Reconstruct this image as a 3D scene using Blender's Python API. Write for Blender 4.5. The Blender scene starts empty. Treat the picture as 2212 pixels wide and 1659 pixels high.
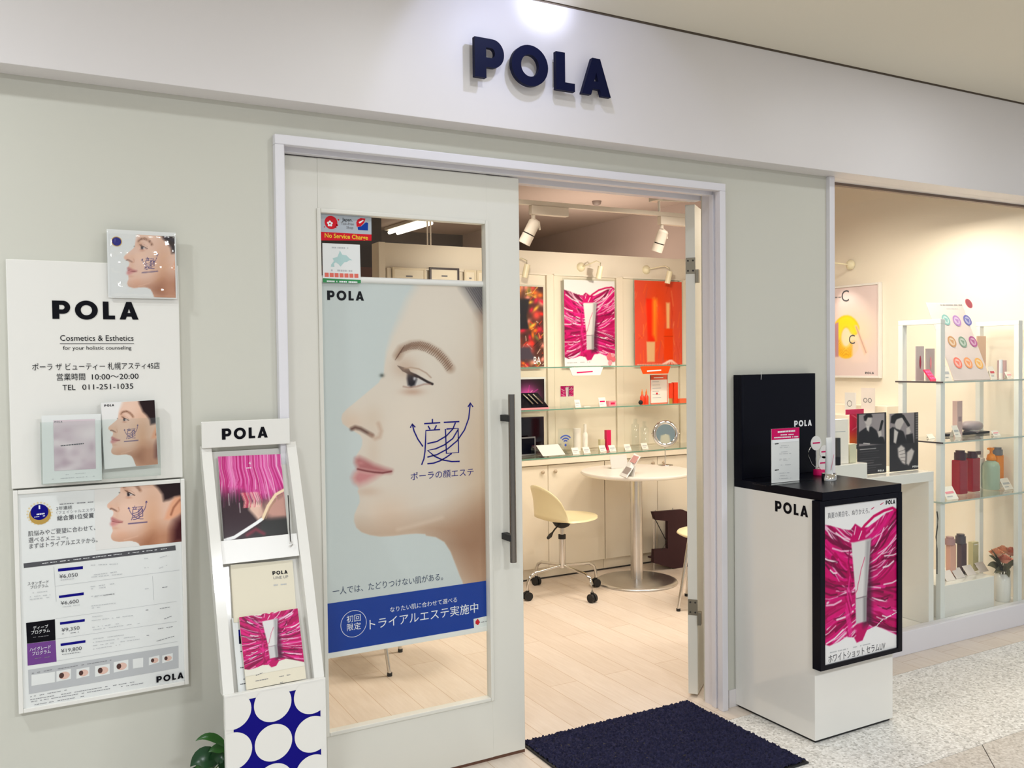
import bpy, bmesh, math, random
import numpy as np
from mathutils import Vector, Matrix, Euler

# ------------------------------------------------------------------ camera, world, lights, exposure
S = bpy.context.scene
COL = S.collection
W, H = 2212, 1659
FOC = 1930.88
YAW, PITCH, ROLL = math.radians(28.8565), math.radians(1.50857), math.radians(-0.6867)
_cy, _sy, _cp, _sp = math.cos(YAW), math.sin(YAW), math.cos(PITCH), math.sin(PITCH)
FWD = np.array([_sy*_cp, _cy*_cp, -_sp])
_r0 = np.array([_cy, -_sy, 0.0]); _u0 = np.cross(_r0, FWD)
RGT = math.cos(ROLL)*_r0 + math.sin(ROLL)*_u0
UPV = -math.sin(ROLL)*_r0 + math.cos(ROLL)*_u0
EYE = np.array([0.0, -2.886, 1.5])
cam = bpy.data.cameras.new('camera'); camo = bpy.data.objects.new('camera', cam); COL.objects.link(camo)
cam.sensor_width = 36; cam.lens = FOC/W*36; cam.clip_start = .05; cam.clip_end = 60
camo.matrix_world = Matrix(((RGT[0], UPV[0], -FWD[0], EYE[0]), (RGT[1], UPV[1], -FWD[1], EYE[1]), (RGT[2], UPV[2], -FWD[2], EYE[2]), (0, 0, 0, 1)))
S.camera = camo
S.view_settings.view_transform = 'Standard'; S.view_settings.look = 'None'
S.view_settings.gamma = 1; S.view_settings.use_curve_mapping = False
S.view_settings.exposure = 0.0
wd = bpy.data.worlds.new('mall_surroundings'); S.world = wd; wd.use_nodes = True
wd.node_tree.nodes['Background'].inputs[0].default_value = (.90, .95, 1.0, 1)
wd.node_tree.nodes['Background'].inputs[1].default_value = .50

def area(name, loc, size, power, col, rot=(0, 0, 0), shape='DISK', size_y=None, spread=180):
    l = bpy.data.lights.new(name, 'AREA'); l.shape = shape; l.size = size; l.energy = power; l.color = col
    if size_y: l.size_y = size_y
    l.spread = math.radians(spread)
    o = bpy.data.objects.new(name, l); COL.objects.link(o); o.location = loc; o.rotation_euler = rot
    return o
def spot(name, loc, target, power, col, angle, blend=.3, r=.02):
    l = bpy.data.lights.new(name, 'SPOT'); l.energy = power; l.color = col; l.spot_size = math.radians(angle); l.spot_blend = blend; l.shadow_soft_size = r
    o = bpy.data.objects.new(name, l); COL.objects.link(o); o.location = loc
    o.rotation_euler = (Vector(target)-Vector(loc)).to_track_quat('-Z', 'Y').to_euler()
    return o
NEUT = (.91, .955, 1.0); WARM = (1.0, .885, .75)
for x, e in ((-1.0, 23), (1.3, 4.5), (3.6, 5), (5.9, 4)):
    area('corridor_light', (x, -.87, 2.775), .14, e, NEUT)
for x, e in ((-1.0, 62), (1.3, 60), (3.6, 44)):
    area('corridor_light', (x, -3.6, 2.775), .5, e, NEUT)
spot('sign_light', (1.55, -.49, 2.778), (1.62, -.10, 2.56), 4.4, (.60, .67, 1.0), 116, .2, .018)
spot('sign_light_core', (1.69, -.30, 2.772), (1.69, -.10, 2.795), 2.4, (.70, .76, 1.0), 84, 1.0, .02)
area('shop_light', (2.3, 1.25, 2.55), .5, 12, WARM, spread=132)
area('shop_light', (3.45, 1.1, 2.60), .5, 14.5, WARM, spread=132)
area('shop_light', (1.0, 1.6, 2.55), .5, 14.5, WARM, spread=132)
area('shop_light', (3.2, 4.3, 2.60), .6, 36, (1.0, .88, .74))
area('upper_wall_fill', (4.2, 3.3, 2.15), 1.1, 10, (1.0, .86, .74), (math.radians(180), 0, 0))  # added upward fill for the upper wall; no lamp hangs there
area('window_light', (3.02, .27, 2.40), .15, 2.2, WARM)  # added lamp, placed to brighten the open door leaf's face
area('shop_light', (4.25, 1.0, 2.62), .3, 6, WARM, spread=150)  # extra light added to brighten the side wall, no fitting of the shop
area('window_light', (3.9, .45, 2.30), .25, 7.0, WARM)
for x in (3.75, 4.35): area('window_front_fill', (x, .155, 2.29), .10, 5.0, WARM)  # fill lights added just inside the pane to lift the goods
area('window_light', (4.6, .45, 2.30), .25, 5.5, WARM)

# ------------------------------------------------------------------ measuring helpers
def ray(px, py): return FWD + RGT*((px-W/2)/FOC) + UPV*((H/2-py)/FOC)
def AT(px, py, x=None, y=None, z=None):
    d = ray(px, py); ax, val = (0, x) if x is not None else (1, y) if y is not None else (2, z)
    return EYE + d*((val-EYE[ax])/d[ax])
def PROJ(P):
    d = np.asarray(P)-EYE
    return W/2+FOC*(d@RGT)/(d@FWD), H/2-FOC*(d@UPV)/(d@FWD)

# ------------------------------------------------------------------ materials
def lin(c):
    c = c/255.0
    return c/12.92 if c <= .04045 else ((c+.055)/1.055)**2.4
def rgb(c): return (lin(c[0]), lin(c[1]), lin(c[2]), 1)
MATS = {}
def mat(name, c=(200, 200, 200), rough=.5, metal=0.0, spec=.5, var=.03, vscale=6, emit=0, alpha=1, coat=0, trans=0):
    if name in MATS: return MATS[name]
    m = bpy.data.materials.new(name); m.use_nodes = True; nt = m.node_tree; b = nt.nodes['Principled BSDF']
    b.inputs['Roughness'].default_value = rough; b.inputs['Metallic'].default_value = metal
    b.inputs['Specular IOR Level'].default_value = spec; b.inputs['Coat Weight'].default_value = coat
    b.inputs['Transmission Weight'].default_value = trans; b.inputs['Alpha'].default_value = alpha
    if var > 0:
        tc = nt.nodes.new('ShaderNodeTexCoord'); n = nt.nodes.new('ShaderNodeTexNoise'); n.inputs['Scale'].default_value = vscale
        r = nt.nodes.new('ShaderNodeValToRGB'); k = rgb(c)
        r.color_ramp.elements[0].color = tuple(v*(1-var) for v in k[:3])+(1,); r.color_ramp.elements[1].color = tuple(min(1, v*(1+var)) for v in k[:3])+(1,)
        nt.links.new(tc.outputs['Object'], n.inputs['Vector']); nt.links.new(n.outputs['Fac'], r.inputs['Fac']); nt.links.new(r.outputs['Color'], b.inputs['Base Color'])
    else: b.inputs['Base Color'].default_value = rgb(c)
    if emit:
        b.inputs['Emission Color'].default_value = rgb(c); b.inputs['Emission Strength'].default_value = emit
    MATS[name] = m; return m
def glass(name, tint=(254, 255, 254), rough=0.0, r0=.04, gain=1.0):
    if name in MATS: return MATS[name]
    m = bpy.data.materials.new(name); m.use_nodes = True; nt = m.node_tree
    for n in list(nt.nodes): nt.nodes.remove(n)
    out = nt.nodes.new('ShaderNodeOutputMaterial'); mx = nt.nodes.new('ShaderNodeMixShader'); t = nt.nodes.new('ShaderNodeBsdfTransparent'); g = nt.nodes.new('ShaderNodeBsdfGlossy'); f = nt.nodes.new('ShaderNodeLayerWeight'); f.inputs[0].default_value = .5
    pw = nt.nodes.new('ShaderNodeMath'); pw.operation = 'POWER'; pw.inputs[1].default_value = 5; ma = nt.nodes.new('ShaderNodeMath'); ma.operation = 'MULTIPLY_ADD'; ma.inputs[1].default_value = 1-r0; ma.inputs[2].default_value = r0
    t.inputs[0].default_value = rgb(tint); g.inputs['Roughness'].default_value = rough; g.inputs['Color'].default_value = (gain, gain, gain, 1)
    nt.links.new(f.outputs['Facing'], pw.inputs[0]); nt.links.new(pw.outputs[0], ma.inputs[0]); nt.links.new(ma.outputs[0], mx.inputs[0]); nt.links.new(t.outputs[0], mx.inputs[1]); nt.links.new(g.outputs[0], mx.inputs[2]); nt.links.new(mx.outputs[0], out.inputs[0])
    MATS[name] = m; return m
def printmat(name, rough=.35):
    if name in MATS: return MATS[name]
    m = bpy.data.materials.new(name); m.use_nodes = True; nt = m.node_tree; b = nt.nodes['Principled BSDF']
    a = nt.nodes.new('ShaderNodeAttribute'); a.attribute_name = 'ink'; nt.links.new(a.outputs['Color'], b.inputs['Base Color']); b.inputs['Roughness'].default_value = rough; b.inputs['Specular IOR Level'].default_value = .12
    MATS[name] = m; return m
def planks():
    m = bpy.data.materials.new('pale_wood_planks'); m.use_nodes = True; nt = m.node_tree; b = nt.nodes['Principled BSDF']
    tc = nt.nodes.new('ShaderNodeTexCoord'); sp = nt.nodes.new('ShaderNodeSeparateXYZ'); cb = nt.nodes.new('ShaderNodeCombineXYZ'); br = nt.nodes.new('ShaderNodeTexBrick')
    nt.links.new(tc.outputs['Object'], sp.inputs[0]); nt.links.new(sp.outputs['Y'], cb.inputs['X']); nt.links.new(sp.outputs['X'], cb.inputs['Y']); nt.links.new(cb.outputs[0], br.inputs['Vector'])
    br.inputs['Scale'].default_value = 1; br.inputs['Brick Width'].default_value = 1.2; br.inputs['Row Height'].default_value = .15; br.inputs['Mortar Size'].default_value = .0016
    br.inputs['Color1'].default_value = rgb((226, 214, 201)); br.inputs['Color2'].default_value = rgb((220, 206, 191)); br.inputs['Mortar'].default_value = rgb((196, 172, 148))
    n = nt.nodes.new('ShaderNodeTexNoise'); n.inputs['Scale'].default_value = 9; n.inputs['Detail'].default_value = 6
    mp = nt.nodes.new('ShaderNodeMapping'); mp.inputs['Scale'].default_value = (8, .7, 1); nt.links.new(tc.outputs['Object'], mp.inputs[0]); nt.links.new(mp.outputs[0], n.inputs['Vector'])
    mx = nt.nodes.new('ShaderNodeMix'); mx.data_type = 'RGBA'; mx.blend_type = 'MULTIPLY'; mx.inputs[0].default_value = .35
    r = nt.nodes.new('ShaderNodeValToRGB'); r.color_ramp.elements[0].color = (.78, .72, .66, 1); r.color_ramp.elements[1].color = (1, 1, 1, 1); r.color_ramp.elements[0].position = .3; r.color_ramp.elements[1].position = .65
    nt.links.new(n.outputs['Fac'], r.inputs['Fac']); nt.links.new(br.outputs['Color'], mx.inputs[6]); nt.links.new(r.outputs['Color'], mx.inputs[7]); nt.links.new(mx.outputs[2], b.inputs['Base Color'])
    b.inputs['Roughness'].default_value = .38; return m
def granite(name, cs):
    m = bpy.data.materials.new(name); m.use_nodes = True; nt = m.node_tree; b = nt.nodes['Principled BSDF']
    tc = nt.nodes.new('ShaderNodeTexCoord'); v = nt.nodes.new('ShaderNodeTexVoronoi'); v.inputs['Scale'].default_value = 120; n = nt.nodes.new('ShaderNodeTexNoise'); n.inputs['Scale'].default_value = 60; n.inputs['Detail'].default_value = 5
    sp = nt.nodes.new('ShaderNodeSeparateColor'); r = nt.nodes.new('ShaderNodeValToRGB'); r.color_ramp.interpolation = 'LINEAR'
    e = r.color_ramp.elements; e[0].position = .05; e[0].color = rgb(cs[0]); e[1].position = .95; e[1].color = rgb(cs[3])
    for p, c in ((.28, cs[1]), (.65, cs[2])): k = e.new(p); k.color = rgb(c)
    mx = nt.nodes.new('ShaderNodeMix'); mx.data_type = 'FLOAT'; mx.inputs[0].default_value = .32
    nt.links.new(tc.outputs['Object'], v.inputs['Vector']); nt.links.new(tc.outputs['Object'], n.inputs['Vector']); nt.links.new(v.outputs['Color'], sp.inputs[0])
    nt.links.new(sp.outputs[0], mx.inputs[2]); nt.links.new(n.outputs['Fac'], mx.inputs[3]); nt.links.new(mx.outputs[0], r.inputs['Fac']); nt.links.new(r.outputs['Color'], b.inputs['Base Color'])
    b.inputs['Roughness'].default_value = .3; return m

M_WALL = mat('beige_wall_paint', (205, 204, 193), .6, var=.015, vscale=1.2)
M_FASC = mat('white_fascia_paint', (226, 222, 222), .45, var=.01)
M_CEIL = mat('corridor_ceiling_paint', (228, 222, 206), .8, var=.02, vscale=1)
M_TRIM = mat('white_frame_paint', (226, 224, 229), .35, var=.01)
M_DOOR = mat('cream_door_paint', (224, 222, 212), .4, var=.01)
M_CREAM = mat('cream_laminate', (236, 226, 206), .4, var=.01)
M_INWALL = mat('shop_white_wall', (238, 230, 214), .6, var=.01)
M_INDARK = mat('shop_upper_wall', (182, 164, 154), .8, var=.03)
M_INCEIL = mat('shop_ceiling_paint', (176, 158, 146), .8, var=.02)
M_DARK = mat('dark_recess', (52, 48, 46), .8)
M_BLACK = mat('black_satin_board', (7, 8, 20), .3, spec=.13, var=.05)
M_NAVY = mat('navy_letter_enamel', (13, 18, 50), .5, spec=.1)
M_WHITE = mat('white_gloss_board', (232, 230, 224), .12, coat=.3, var=.005)
M_WPAPER = mat('white_paper', (226, 228, 226), .35, var=.005)
M_WPLASTIC = mat('white_plastic', (232, 230, 226), .3, var=.005)
M_INK = mat('black_print', (10, 10, 18), .4, spec=.1, var=0)
M_GREY = mat('grey_print', (128, 128, 132), .5, spec=.14, var=0)
M_LGREY = mat('pale_grey_print', (186, 188, 190), .5, spec=.14, var=0)
M_DGREY = mat('dark_grey_print', (84, 84, 88), .5, spec=.14, var=0)
M_BLUE = mat('blue_print', (0, 56, 150), .4, spec=.14, var=0)
M_DBLUE = mat('deep_blue_print', (8, 2, 122), .4, spec=.14, var=0)
M_WINK = mat('white_print', (238, 240, 242), .4, spec=.14, var=0)
M_RED = mat('red_print', (206, 22, 40), .4, spec=.14, var=0)
M_MAG = mat('magenta_print', (206, 14, 96), .4, spec=.14, var=0)
M_GOLD = mat('gold_print', (196, 160, 84), .35, spec=.25, metal=.4, var=0)
M_CHROME = mat('chrome', (214, 212, 208), .12, metal=1, var=0)
M_STEEL = mat('brushed_steel', (214, 212, 210), .28, metal=1, var=.04, vscale=40)
M_RUBBER = mat('black_rubber', (22, 22, 24), .6)
M_GLASS = glass('clear_pane', r0=.011)
M_ACRYL = glass('clear_acrylic', (250, 252, 251))
M_SHELFGL = glass('shelf_glass', (250, 253, 251), gain=.9)
M_GLEDGE = mat('green_glass_edge', (104, 150, 132), .15, var=.05)
M_PRINT = printmat('printed_picture'); M_PRINTG = printmat('glossy_printed_picture', .15)
M_PLANK = planks()
M_GRAN = granite('pale_granite', ((138, 136, 130), (206, 203, 197), (232, 230, 225), (250, 249, 246)))
M_GRAN2 = granite('warm_granite', ((150, 143, 134), (192, 184, 174), (208, 201, 192), (226, 221, 213)))

# ------------------------------------------------------------------ mesh builder
WM = {}
def link(o, parent=None):
    COL.objects.link(o)
    if parent is not None: o.parent = parent
def _bevbox(a, b, bev, seg=2):
    bm = bmesh.new(); bmesh.ops.create_cube(bm, size=1)
    for v in bm.verts: v.co = Vector([a[i]+(b[i]-a[i])*(v.co[i]+.5) for i in range(3)])
    if bev > 0: bmesh.ops.bevel(bm, geom=bm.edges[:], offset=bev, segments=seg, profile=.6, affect='EDGES')
    bm.verts.index_update(); V = [v.co.copy() for v in bm.verts]; F = [[v.index for v in f.verts] for f in bm.faces]; bm.free(); return V, F
class MB:
    def __init__(s): s.V = []; s.F = []; s.I = []; s.S = []; s.mats = []
    def mi(s, m):
        if m not in s.mats: s.mats.append(m)
        return s.mats.index(m)
    def add(s, V, F, m, smooth=False, M=None):
        o = len(s.V); i = s.mi(m)
        s.V += [tuple(M @ Vector(v)) if M else tuple(v) for v in V]
        s.F += [[k+o for k in f] for f in F]; s.I += [i]*len(F); s.S += [smooth]*len(F); return s
    def box(s, x0, x1, y0, y1, z0, z1, m, bev=0, M=None):
        a = (min(x0, x1), min(y0, y1), min(z0, z1)); b = (max(x0, x1), max(y0, y1), max(z0, z1))
        if bev <= 0:
            V = [(x, y, z) for x in (a[0], b[0]) for y in (a[1], b[1]) for z in (a[2], b[2])]
            return s.add(V, [[0, 1, 3, 2], [4, 6, 7, 5], [0, 4, 5, 1], [2, 3, 7, 6], [0, 2, 6, 4], [1, 5, 7, 3]], m, False, M)
        V, F = _bevbox(a, b, bev); return s.add(V, F, m, False, M)
    def cyl(s, p0, p1, r0, m, r1=None, n=20, cap=True):
        r1 = r0 if r1 is None else r1; p0 = Vector(p0); p1 = Vector(p1); q = (p1-p0).to_track_quat('Z', 'Y'); V = []
        for p, r in ((p0, r0), (p1, r1)):
            for k in range(n): V.append(p+q @ Vector((r*math.cos(2*math.pi*k/n), r*math.sin(2*math.pi*k/n), 0)))
        s.add(V, [[k, (k+1) % n, n+(k+1) % n, n+k] for k in range(n)], m, True)
        if cap: s.add(V, [list(range(n))[::-1], list(range(n, 2*n))], m, False)
        return s
    def lathe(s, c, prof, m, n=28, M=None, sx=1, sy=1):
        V = []; k = len(prof)
        for r, z in prof:
            for j in range(n): V.append(Vector((c[0]+sx*r*math.cos(2*math.pi*j/n), c[1]+sy*r*math.sin(2*math.pi*j/n), c[2]+z)))
        F = [[i*n+j, i*n+(j+1) % n, (i+1)*n+(j+1) % n, (i+1)*n+j] for i in range(k-1) for j in range(n)]
        s.add(V, F, m, True, M)
        s.add(V, ([list(range(n))[::-1]] if prof[0][0] > 1e-6 else [])+([list(range((k-1)*n, k*n))] if prof[-1][0] > 1e-6 else []), m, False, M); return s
    def tube(s, P, r, m, n=10, closed=False):
        P = [Vector(p) for p in P]; V = []; k = len(P)
        for i, p in enumerate(P):
            t = (P[(i+1) % k]-P[i-1]) if closed else (P[min(i+1, k-1)]-P[max(i-1, 0)])
            q = t.to_track_quat('Z', 'Y'); rr = r[i] if isinstance(r, (list, tuple)) else r
            for j in range(n): V.append(p+q @ Vector((rr*math.cos(2*math.pi*j/n), rr*math.sin(2*math.pi*j/n), 0)))
        e = k if closed else k-1
        s.add(V, [[i*n+j, i*n+(j+1) % n, ((i+1) % k)*n+(j+1) % n, ((i+1) % k)*n+j] for i in range(e) for j in range(n)], m, True)
        if not closed: s.add(V, [list(range(n))[::-1], list(range((k-1)*n, k*n))], m)
        return s
    def poly(s, P, m): return s.add(P, [list(range(len(P)))], m)
    def prism(s, P, d, m):
        n = len(P); d = Vector(d); V = [Vector(p) for p in P]+[Vector(p)+d for p in P]
        return s.add(V, [list(range(n)), list(range(n, 2*n))[::-1]]+[[k, n+k, n+(k+1) % n, (k+1) % n] for k in range(n)], m)
    def build(s, name, parent=None, local=False, **props):
        me = bpy.data.meshes.new(name); me.from_pydata([tuple(v) for v in s.V], [], s.F)
        for m in s.mats: me.materials.append(m)
        me.polygons.foreach_set('material_index', s.I); me.polygons.foreach_set('use_smooth', s.S)
        bm = bmesh.new(); bm.from_mesh(me); bmesh.ops.recalc_face_normals(bm, faces=bm.faces[:]) if s.__class__ is MB else None; bm.to_mesh(me); bm.free()
        o = bpy.data.objects.new(name, me)
        if parent is not None:
            pm = WM.get(parent.name, Matrix()); WM[o.name] = pm
            if not local: me.transform(pm.inverted())
        link(o, parent)
        for k, v in props.items(): o[k] = v
        return o
def T(name, label, cat, loc=(0, 0, 0), rot=(0, 0, 0), group=None, M=None):
    o = bpy.data.objects.new(name, None); o.empty_display_size = .05; link(o)
    if M is None: M = Matrix.LocRotScale(Vector(loc), Euler(rot), None)
    o.matrix_basis = M; WM[o.name] = M.copy(); o['label'] = label; o['category'] = cat
    if group: o['group'] = group
    return o
def tag(o, label, cat, group=None):
    o['label'] = label; o['category'] = cat
    if group: o['group'] = group
    return o
def struct(o): o['kind'] = 'structure'; return o
def dup(root, loc, label, rotz=None, group=None):
    r = root.copy(); COL.objects.link(r); r.location = loc
    if rotz is not None: r.rotation_euler = (0, 0, rotz)
    r['label'] = label
    for ch in list(root.children):
        c = ch.copy(); COL.objects.link(c); c.parent = r
        for g in list(ch.children):
            d = g.copy(); COL.objects.link(d); d.parent = c
    return r

# ------------------------------------------------------------------ lettering and flat artwork
_TX = {}
def text_mesh(t, bold=0.0):
    if (t, bold) in _TX: return _TX[(t, bold)]
    cu = bpy.data.curves.new('lettering', 'FONT'); cu.body = t; cu.resolution_u = 3; cu.offset = bold
    o = bpy.data.objects.new('lettering', cu); COL.objects.link(o)
    dg = bpy.context.evaluated_depsgraph_get(); me = bpy.data.meshes.new_from_object(o.evaluated_get(dg))
    V = np.array([v.co[:2] for v in me.vertices]); F = [list(p.vertices) for p in me.polygons]
    bpy.data.objects.remove(o); bpy.data.curves.remove(cu); bpy.data.meshes.remove(me)
    V = V-np.array([V[:, 0].min(), 0]); _TX[(t, bold)] = (V, F); return V, F
def curve_mesh(polys, extrude=0):
    cu = bpy.data.curves.new('outline', 'CURVE'); cu.dimensions = '2D'; cu.fill_mode = 'BOTH'; cu.extrude = extrude
    for P in polys:
        sp = cu.splines.new('POLY'); sp.points.add(len(P)-1); sp.use_cyclic_u = True
        for p, q in zip(sp.points, P): p.co = (q[0], q[1], 0, 1)
    o = bpy.data.objects.new('outline', cu); COL.objects.link(o)
    dg = bpy.context.evaluated_depsgraph_get(); me = bpy.data.meshes.new_from_object(o.evaluated_get(dg))
    V = np.array([v.co[:] for v in me.vertices]); F = [list(p.vertices) for p in me.polygons]
    bpy.data.objects.remove(o); bpy.data.curves.remove(cu); bpy.data.meshes.remove(me); return V, F
def ell(cx, cy, rx, ry, a0=0, a1=360, n=28):
    return [(cx+rx*math.cos(math.radians(a0+(a1-a0)*k/n)), cy+ry*math.sin(math.radians(a0+(a1-a0)*k/n))) for k in range(n+(0 if a1-a0 == 360 else 1))]
# the four capitals, cap height 1, whole word 4.86 wide
LP = [[(0, 0), (.38, 0), (.38, .28), (.6, .28)]+ell(.6, .64, .385, .36, -90, 90, 18)+[(0, 1)], [(.38, .52)]+ell(.55, .645, .125, .125, -90, 90, 10)+[(.38, .77)]]
LO = [ell(1.886, .5, .643, .53, n=44), ell(1.886, .5, .315, .285, n=36)]
LL = [[(2.82, 0), (3.51, 0), (3.51, .215), (3.15, .215), (3.15, 1), (2.82, 1)]]
LA = [[(3.77, 0), (4.12, 0), (4.19, .17), (4.46, .17), (4.53, 0), (4.88, 0), (4.475, 1), (4.175, 1)], [(4.245, .375), (4.325, .62), (4.405, .375)]]
_PO = []
def pola_mesh():
    if not _PO:
        V, F = [], []
        for L in (LP, LO, LL, LA):
            v, f = curve_mesh(L); o = len(V); V += [tuple(k[:2]) for k in v]; F += [[i+o for i in g] for g in f]
        _PO.append((np.array(V), F))
    return _PO[0]
class Sheet:
    'a flat sheet standing in the place: origin, right, up; .uv turns a measured pixel into a point on it'
    def __init__(s, O, U=(1, 0, 0), V=(0, 0, 1)):
        s.O = np.array(O, float); s.U = np.array(U, float)/np.linalg.norm(U); s.V = np.array(V, float)/np.linalg.norm(V); s.N = np.cross(s.U, s.V)
        s.M = Matrix(((s.U[0], -s.N[0], s.V[0], s.O[0]), (s.U[1], -s.N[1], s.V[1], s.O[1]), (s.U[2], -s.N[2], s.V[2], s.O[2]), (0, 0, 0, 1)))
    def uv(s, px, py):
        d = ray(px, py); t = ((s.O-EYE)@s.N)/(d@s.N); q = EYE+d*t-s.O; return q@s.U, q@s.V
    def world(s, u, v, off=0): return s.O+s.U*u+s.V*v+s.N*off
class Art(MB):
    def __init__(s, sheet): MB.__init__(s); s.sh = sheet
    def flat(s, P, m, off): return s.add([(u, -off, v) for u, v in P], [list(range(len(P)))], m)
    def rect(s, u0, v0, u1, v1, m, off): return s.flat([(u0, v0), (u1, v0), (u1, v1), (u0, v1)], m, off)
    def px(s, P, m, off): return s.flat([s.sh.uv(*p) for p in P], m, off)
    def disc(s, u, v, r, m, off, ry=None, n=32, clip=None):
        P = ell(u, v, r, ry or r, n=n)
        if clip: P = [(min(max(a, clip[0]), clip[2]), min(max(b, clip[1]), clip[3])) for a, b in P]
        return s.flat(P, m, off)
    def ring(s, u, v, r, w, m, off, n=32):
        A = ell(u, v, r, r, n=n); B = ell(u, v, r-w, r-w, n=n); V = [(a, -off, b) for a, b in A+B]
        return s.add(V, [[k, (k+1) % n, n+(k+1) % n, n+k] for k in range(n)], m)
    def ribbon(s, P, w, m, off, uv=False):
        Q = [np.array(p if uv else s.sh.uv(*p)) for p in P]; L, R = [], []
        for i, q in enumerate(Q):
            t = Q[min(i+1, len(Q)-1)]-Q[max(i-1, 0)]; t /= np.linalg.norm(t)+1e-9; n = np.array([-t[1], t[0]])*w/2; L.append(q+n); R.append(q-n)
        V = [(a[0], -off, a[1]) for a in L+R]; k = len(Q)
        return s.add(V, [[i, i+1, k+i+1, k+i] for i in range(k-1)], m)
    def put(s, V, F, u, v, sx, sy, m, off): return s.add([(u+p[0]*sx, -off, v+p[1]*sy) for p in V], F, m)
    def text(s, t, p0, p1, m, off, sy=1.0, bold=0.0, hpx=None):
        s.cut('lettering'); V, F = text_mesh(t, bold); a = s.sh.uv(*p0); b = s.sh.uv(*p1); sx = (b[0]-a[0])/V[:, 0].max()
        h = sx*sy if hpx is None else (s.sh.uv(p0[0], p0[1]-hpx)[1]-a[1])/.72
        return s.put(V, F, a[0], a[1], sx, h, m, off)
    def pola(s, p0, p1, m, off, sy=1.0, hpx=None):
        s.cut('lettering'); V, F = pola_mesh(); a = s.sh.uv(*p0); b = s.sh.uv(*p1); sx = (b[0]-a[0])/4.88
        h = sx*sy if hpx is None else s.sh.uv(p0[0], p0[1]-hpx)[1]-a[1]
        return s.put(V, F, a[0], a[1], sx, h, m, off)
    def dashes(s, p0, p1, m, off, w=.0022, seed=1, fill=.75, step=.006):
        s.cut('small_print_lettering'); a = np.array(s.sh.uv(*p0)); b = np.array(s.sh.uv(*p1)); L = np.linalg.norm(b-a); R = random.Random(seed); x = 0
        while x < L-.001:
            d = step*(.5+R.random())
            if R.random() < fill: s.ribbon([tuple(a+(b-a)*x/L), tuple(a+(b-a)*min(x+d*.8, L)/L)], w, m, off, uv=True)
            x += d
        return s
    def cut(s, kind): s.cuts = getattr(s, 'cuts', [])+[(len(s.V), len(s.F), kind)]
    def build(s, name, parent=None, **k):
        M = WM[parent.name].inverted() @ s.sh.M; cuts = getattr(s, 'cuts', [])
        if 'lettering' not in name or len(cuts) < 2:
            o = MB.build(s, name, parent, local=True, **k); o.data.transform(M); return o
        cuts = [(0, 0, name)]+cuts if cuts[0][1] else cuts
        for (v0, f0, kind), (v1, f1, _) in zip(cuts, cuts[1:]+[(len(s.V), len(s.F), '')]):
            b = MB(); b.V = s.V[v0:v1]; b.F = [[i-v0 for i in f] for f in s.F[f0:f1]]; b.I = s.I[f0:f1]; b.S = s.S[f0:f1]; b.mats = s.mats
            used = sorted(set(b.I)); b.mats = [s.mats[i] for i in used]; b.I = [used.index(i) for i in b.I]; o = MB.build(b, kind, parent, local=True); o.data.transform(M)
        return o

# ------------------------------------------------------------------ printed pictures (ink per point of a fine grid)
def _seg(X, Y, P, closed):
    n = len(P); D = np.full(X.shape, 1e9)
    for i in range(n if closed else n-1):
        ax, ay = P[i]; bx, by = P[(i+1) % n]; dx, dy = bx-ax, by-ay; L = dx*dx+dy*dy+1e-12
        t = np.clip(((X-ax)*dx+(Y-ay)*dy)/L, 0, 1); D = np.minimum(D, np.hypot(X-ax-t*dx, Y-ay-t*dy))
    return D
def _inside(X, Y, P):
    c = np.zeros(X.shape, bool); n = len(P)
    for i in range(n):
        ax, ay = P[i]; bx, by = P[(i+1) % n]
        if ay == by: continue
        k = ((ay > Y) != (by > Y)) & (X < (bx-ax)*(Y-ay)/(by-ay)+ax); c ^= k
    return c
class Ink:
    def __init__(s, X, Y, base):
        s.X, s.Y = X, Y; s.C = np.ones(X.shape+(3,))*np.array(base, float)
    def mix(s, a, c): s.C += a[..., None]*(np.array(c, float)-s.C); return s
    def poly(s, P, c, blur=1.0, alpha=1.0, mask=None):
        xs = [p[0] for p in P]; ys = [p[1] for p in P]
        k = (s.X > min(xs)-blur) & (s.X < max(xs)+blur) & (s.Y > min(ys)-blur) & (s.Y < max(ys)+blur)
        if not k.any(): return s
        X, Y = s.X[k], s.Y[k]; d = _seg(X, Y, P, True)*np.where(_inside(X, Y, P), 1, -1)
        a = np.clip(d/(blur+1e-9)*.5+.5, 0, 1)*alpha
        if mask is not None: a *= mask[k]
        s.C[k] += a[:, None]*(np.array(c, float)-s.C[k]); return s
    def line(s, P, w, c, blur=.7, alpha=1.0, mask=None):
        b = w+blur; xs = [p[0] for p in P]; ys = [p[1] for p in P]
        k = (s.X > min(xs)-b) & (s.X < max(xs)+b) & (s.Y > min(ys)-b) & (s.Y < max(ys)+b)
        if not k.any(): return s
        d = _seg(s.X[k], s.Y[k], P, False); a = np.clip((w/2-d)/(blur+1e-9)+.5, 0, 1)*alpha
        if mask is not None: a *= mask[k]
        s.C[k] += a[:, None]*(np.array(c, float)-s.C[k]); return s
    def blob(s, cx, cy, rx, ry, c, alpha=1.0, rot=0, mask=None):
        q = math.radians(rot); x = (s.X-cx)*math.cos(q)+(s.Y-cy)*math.sin(q); y = -(s.X-cx)*math.sin(q)+(s.Y-cy)*math.cos(q)
        a = np.exp(-((x/rx)**2+(y/ry)**2))*alpha
        if mask is not None: a = a*mask
        return s.mix(a, c)
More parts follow.
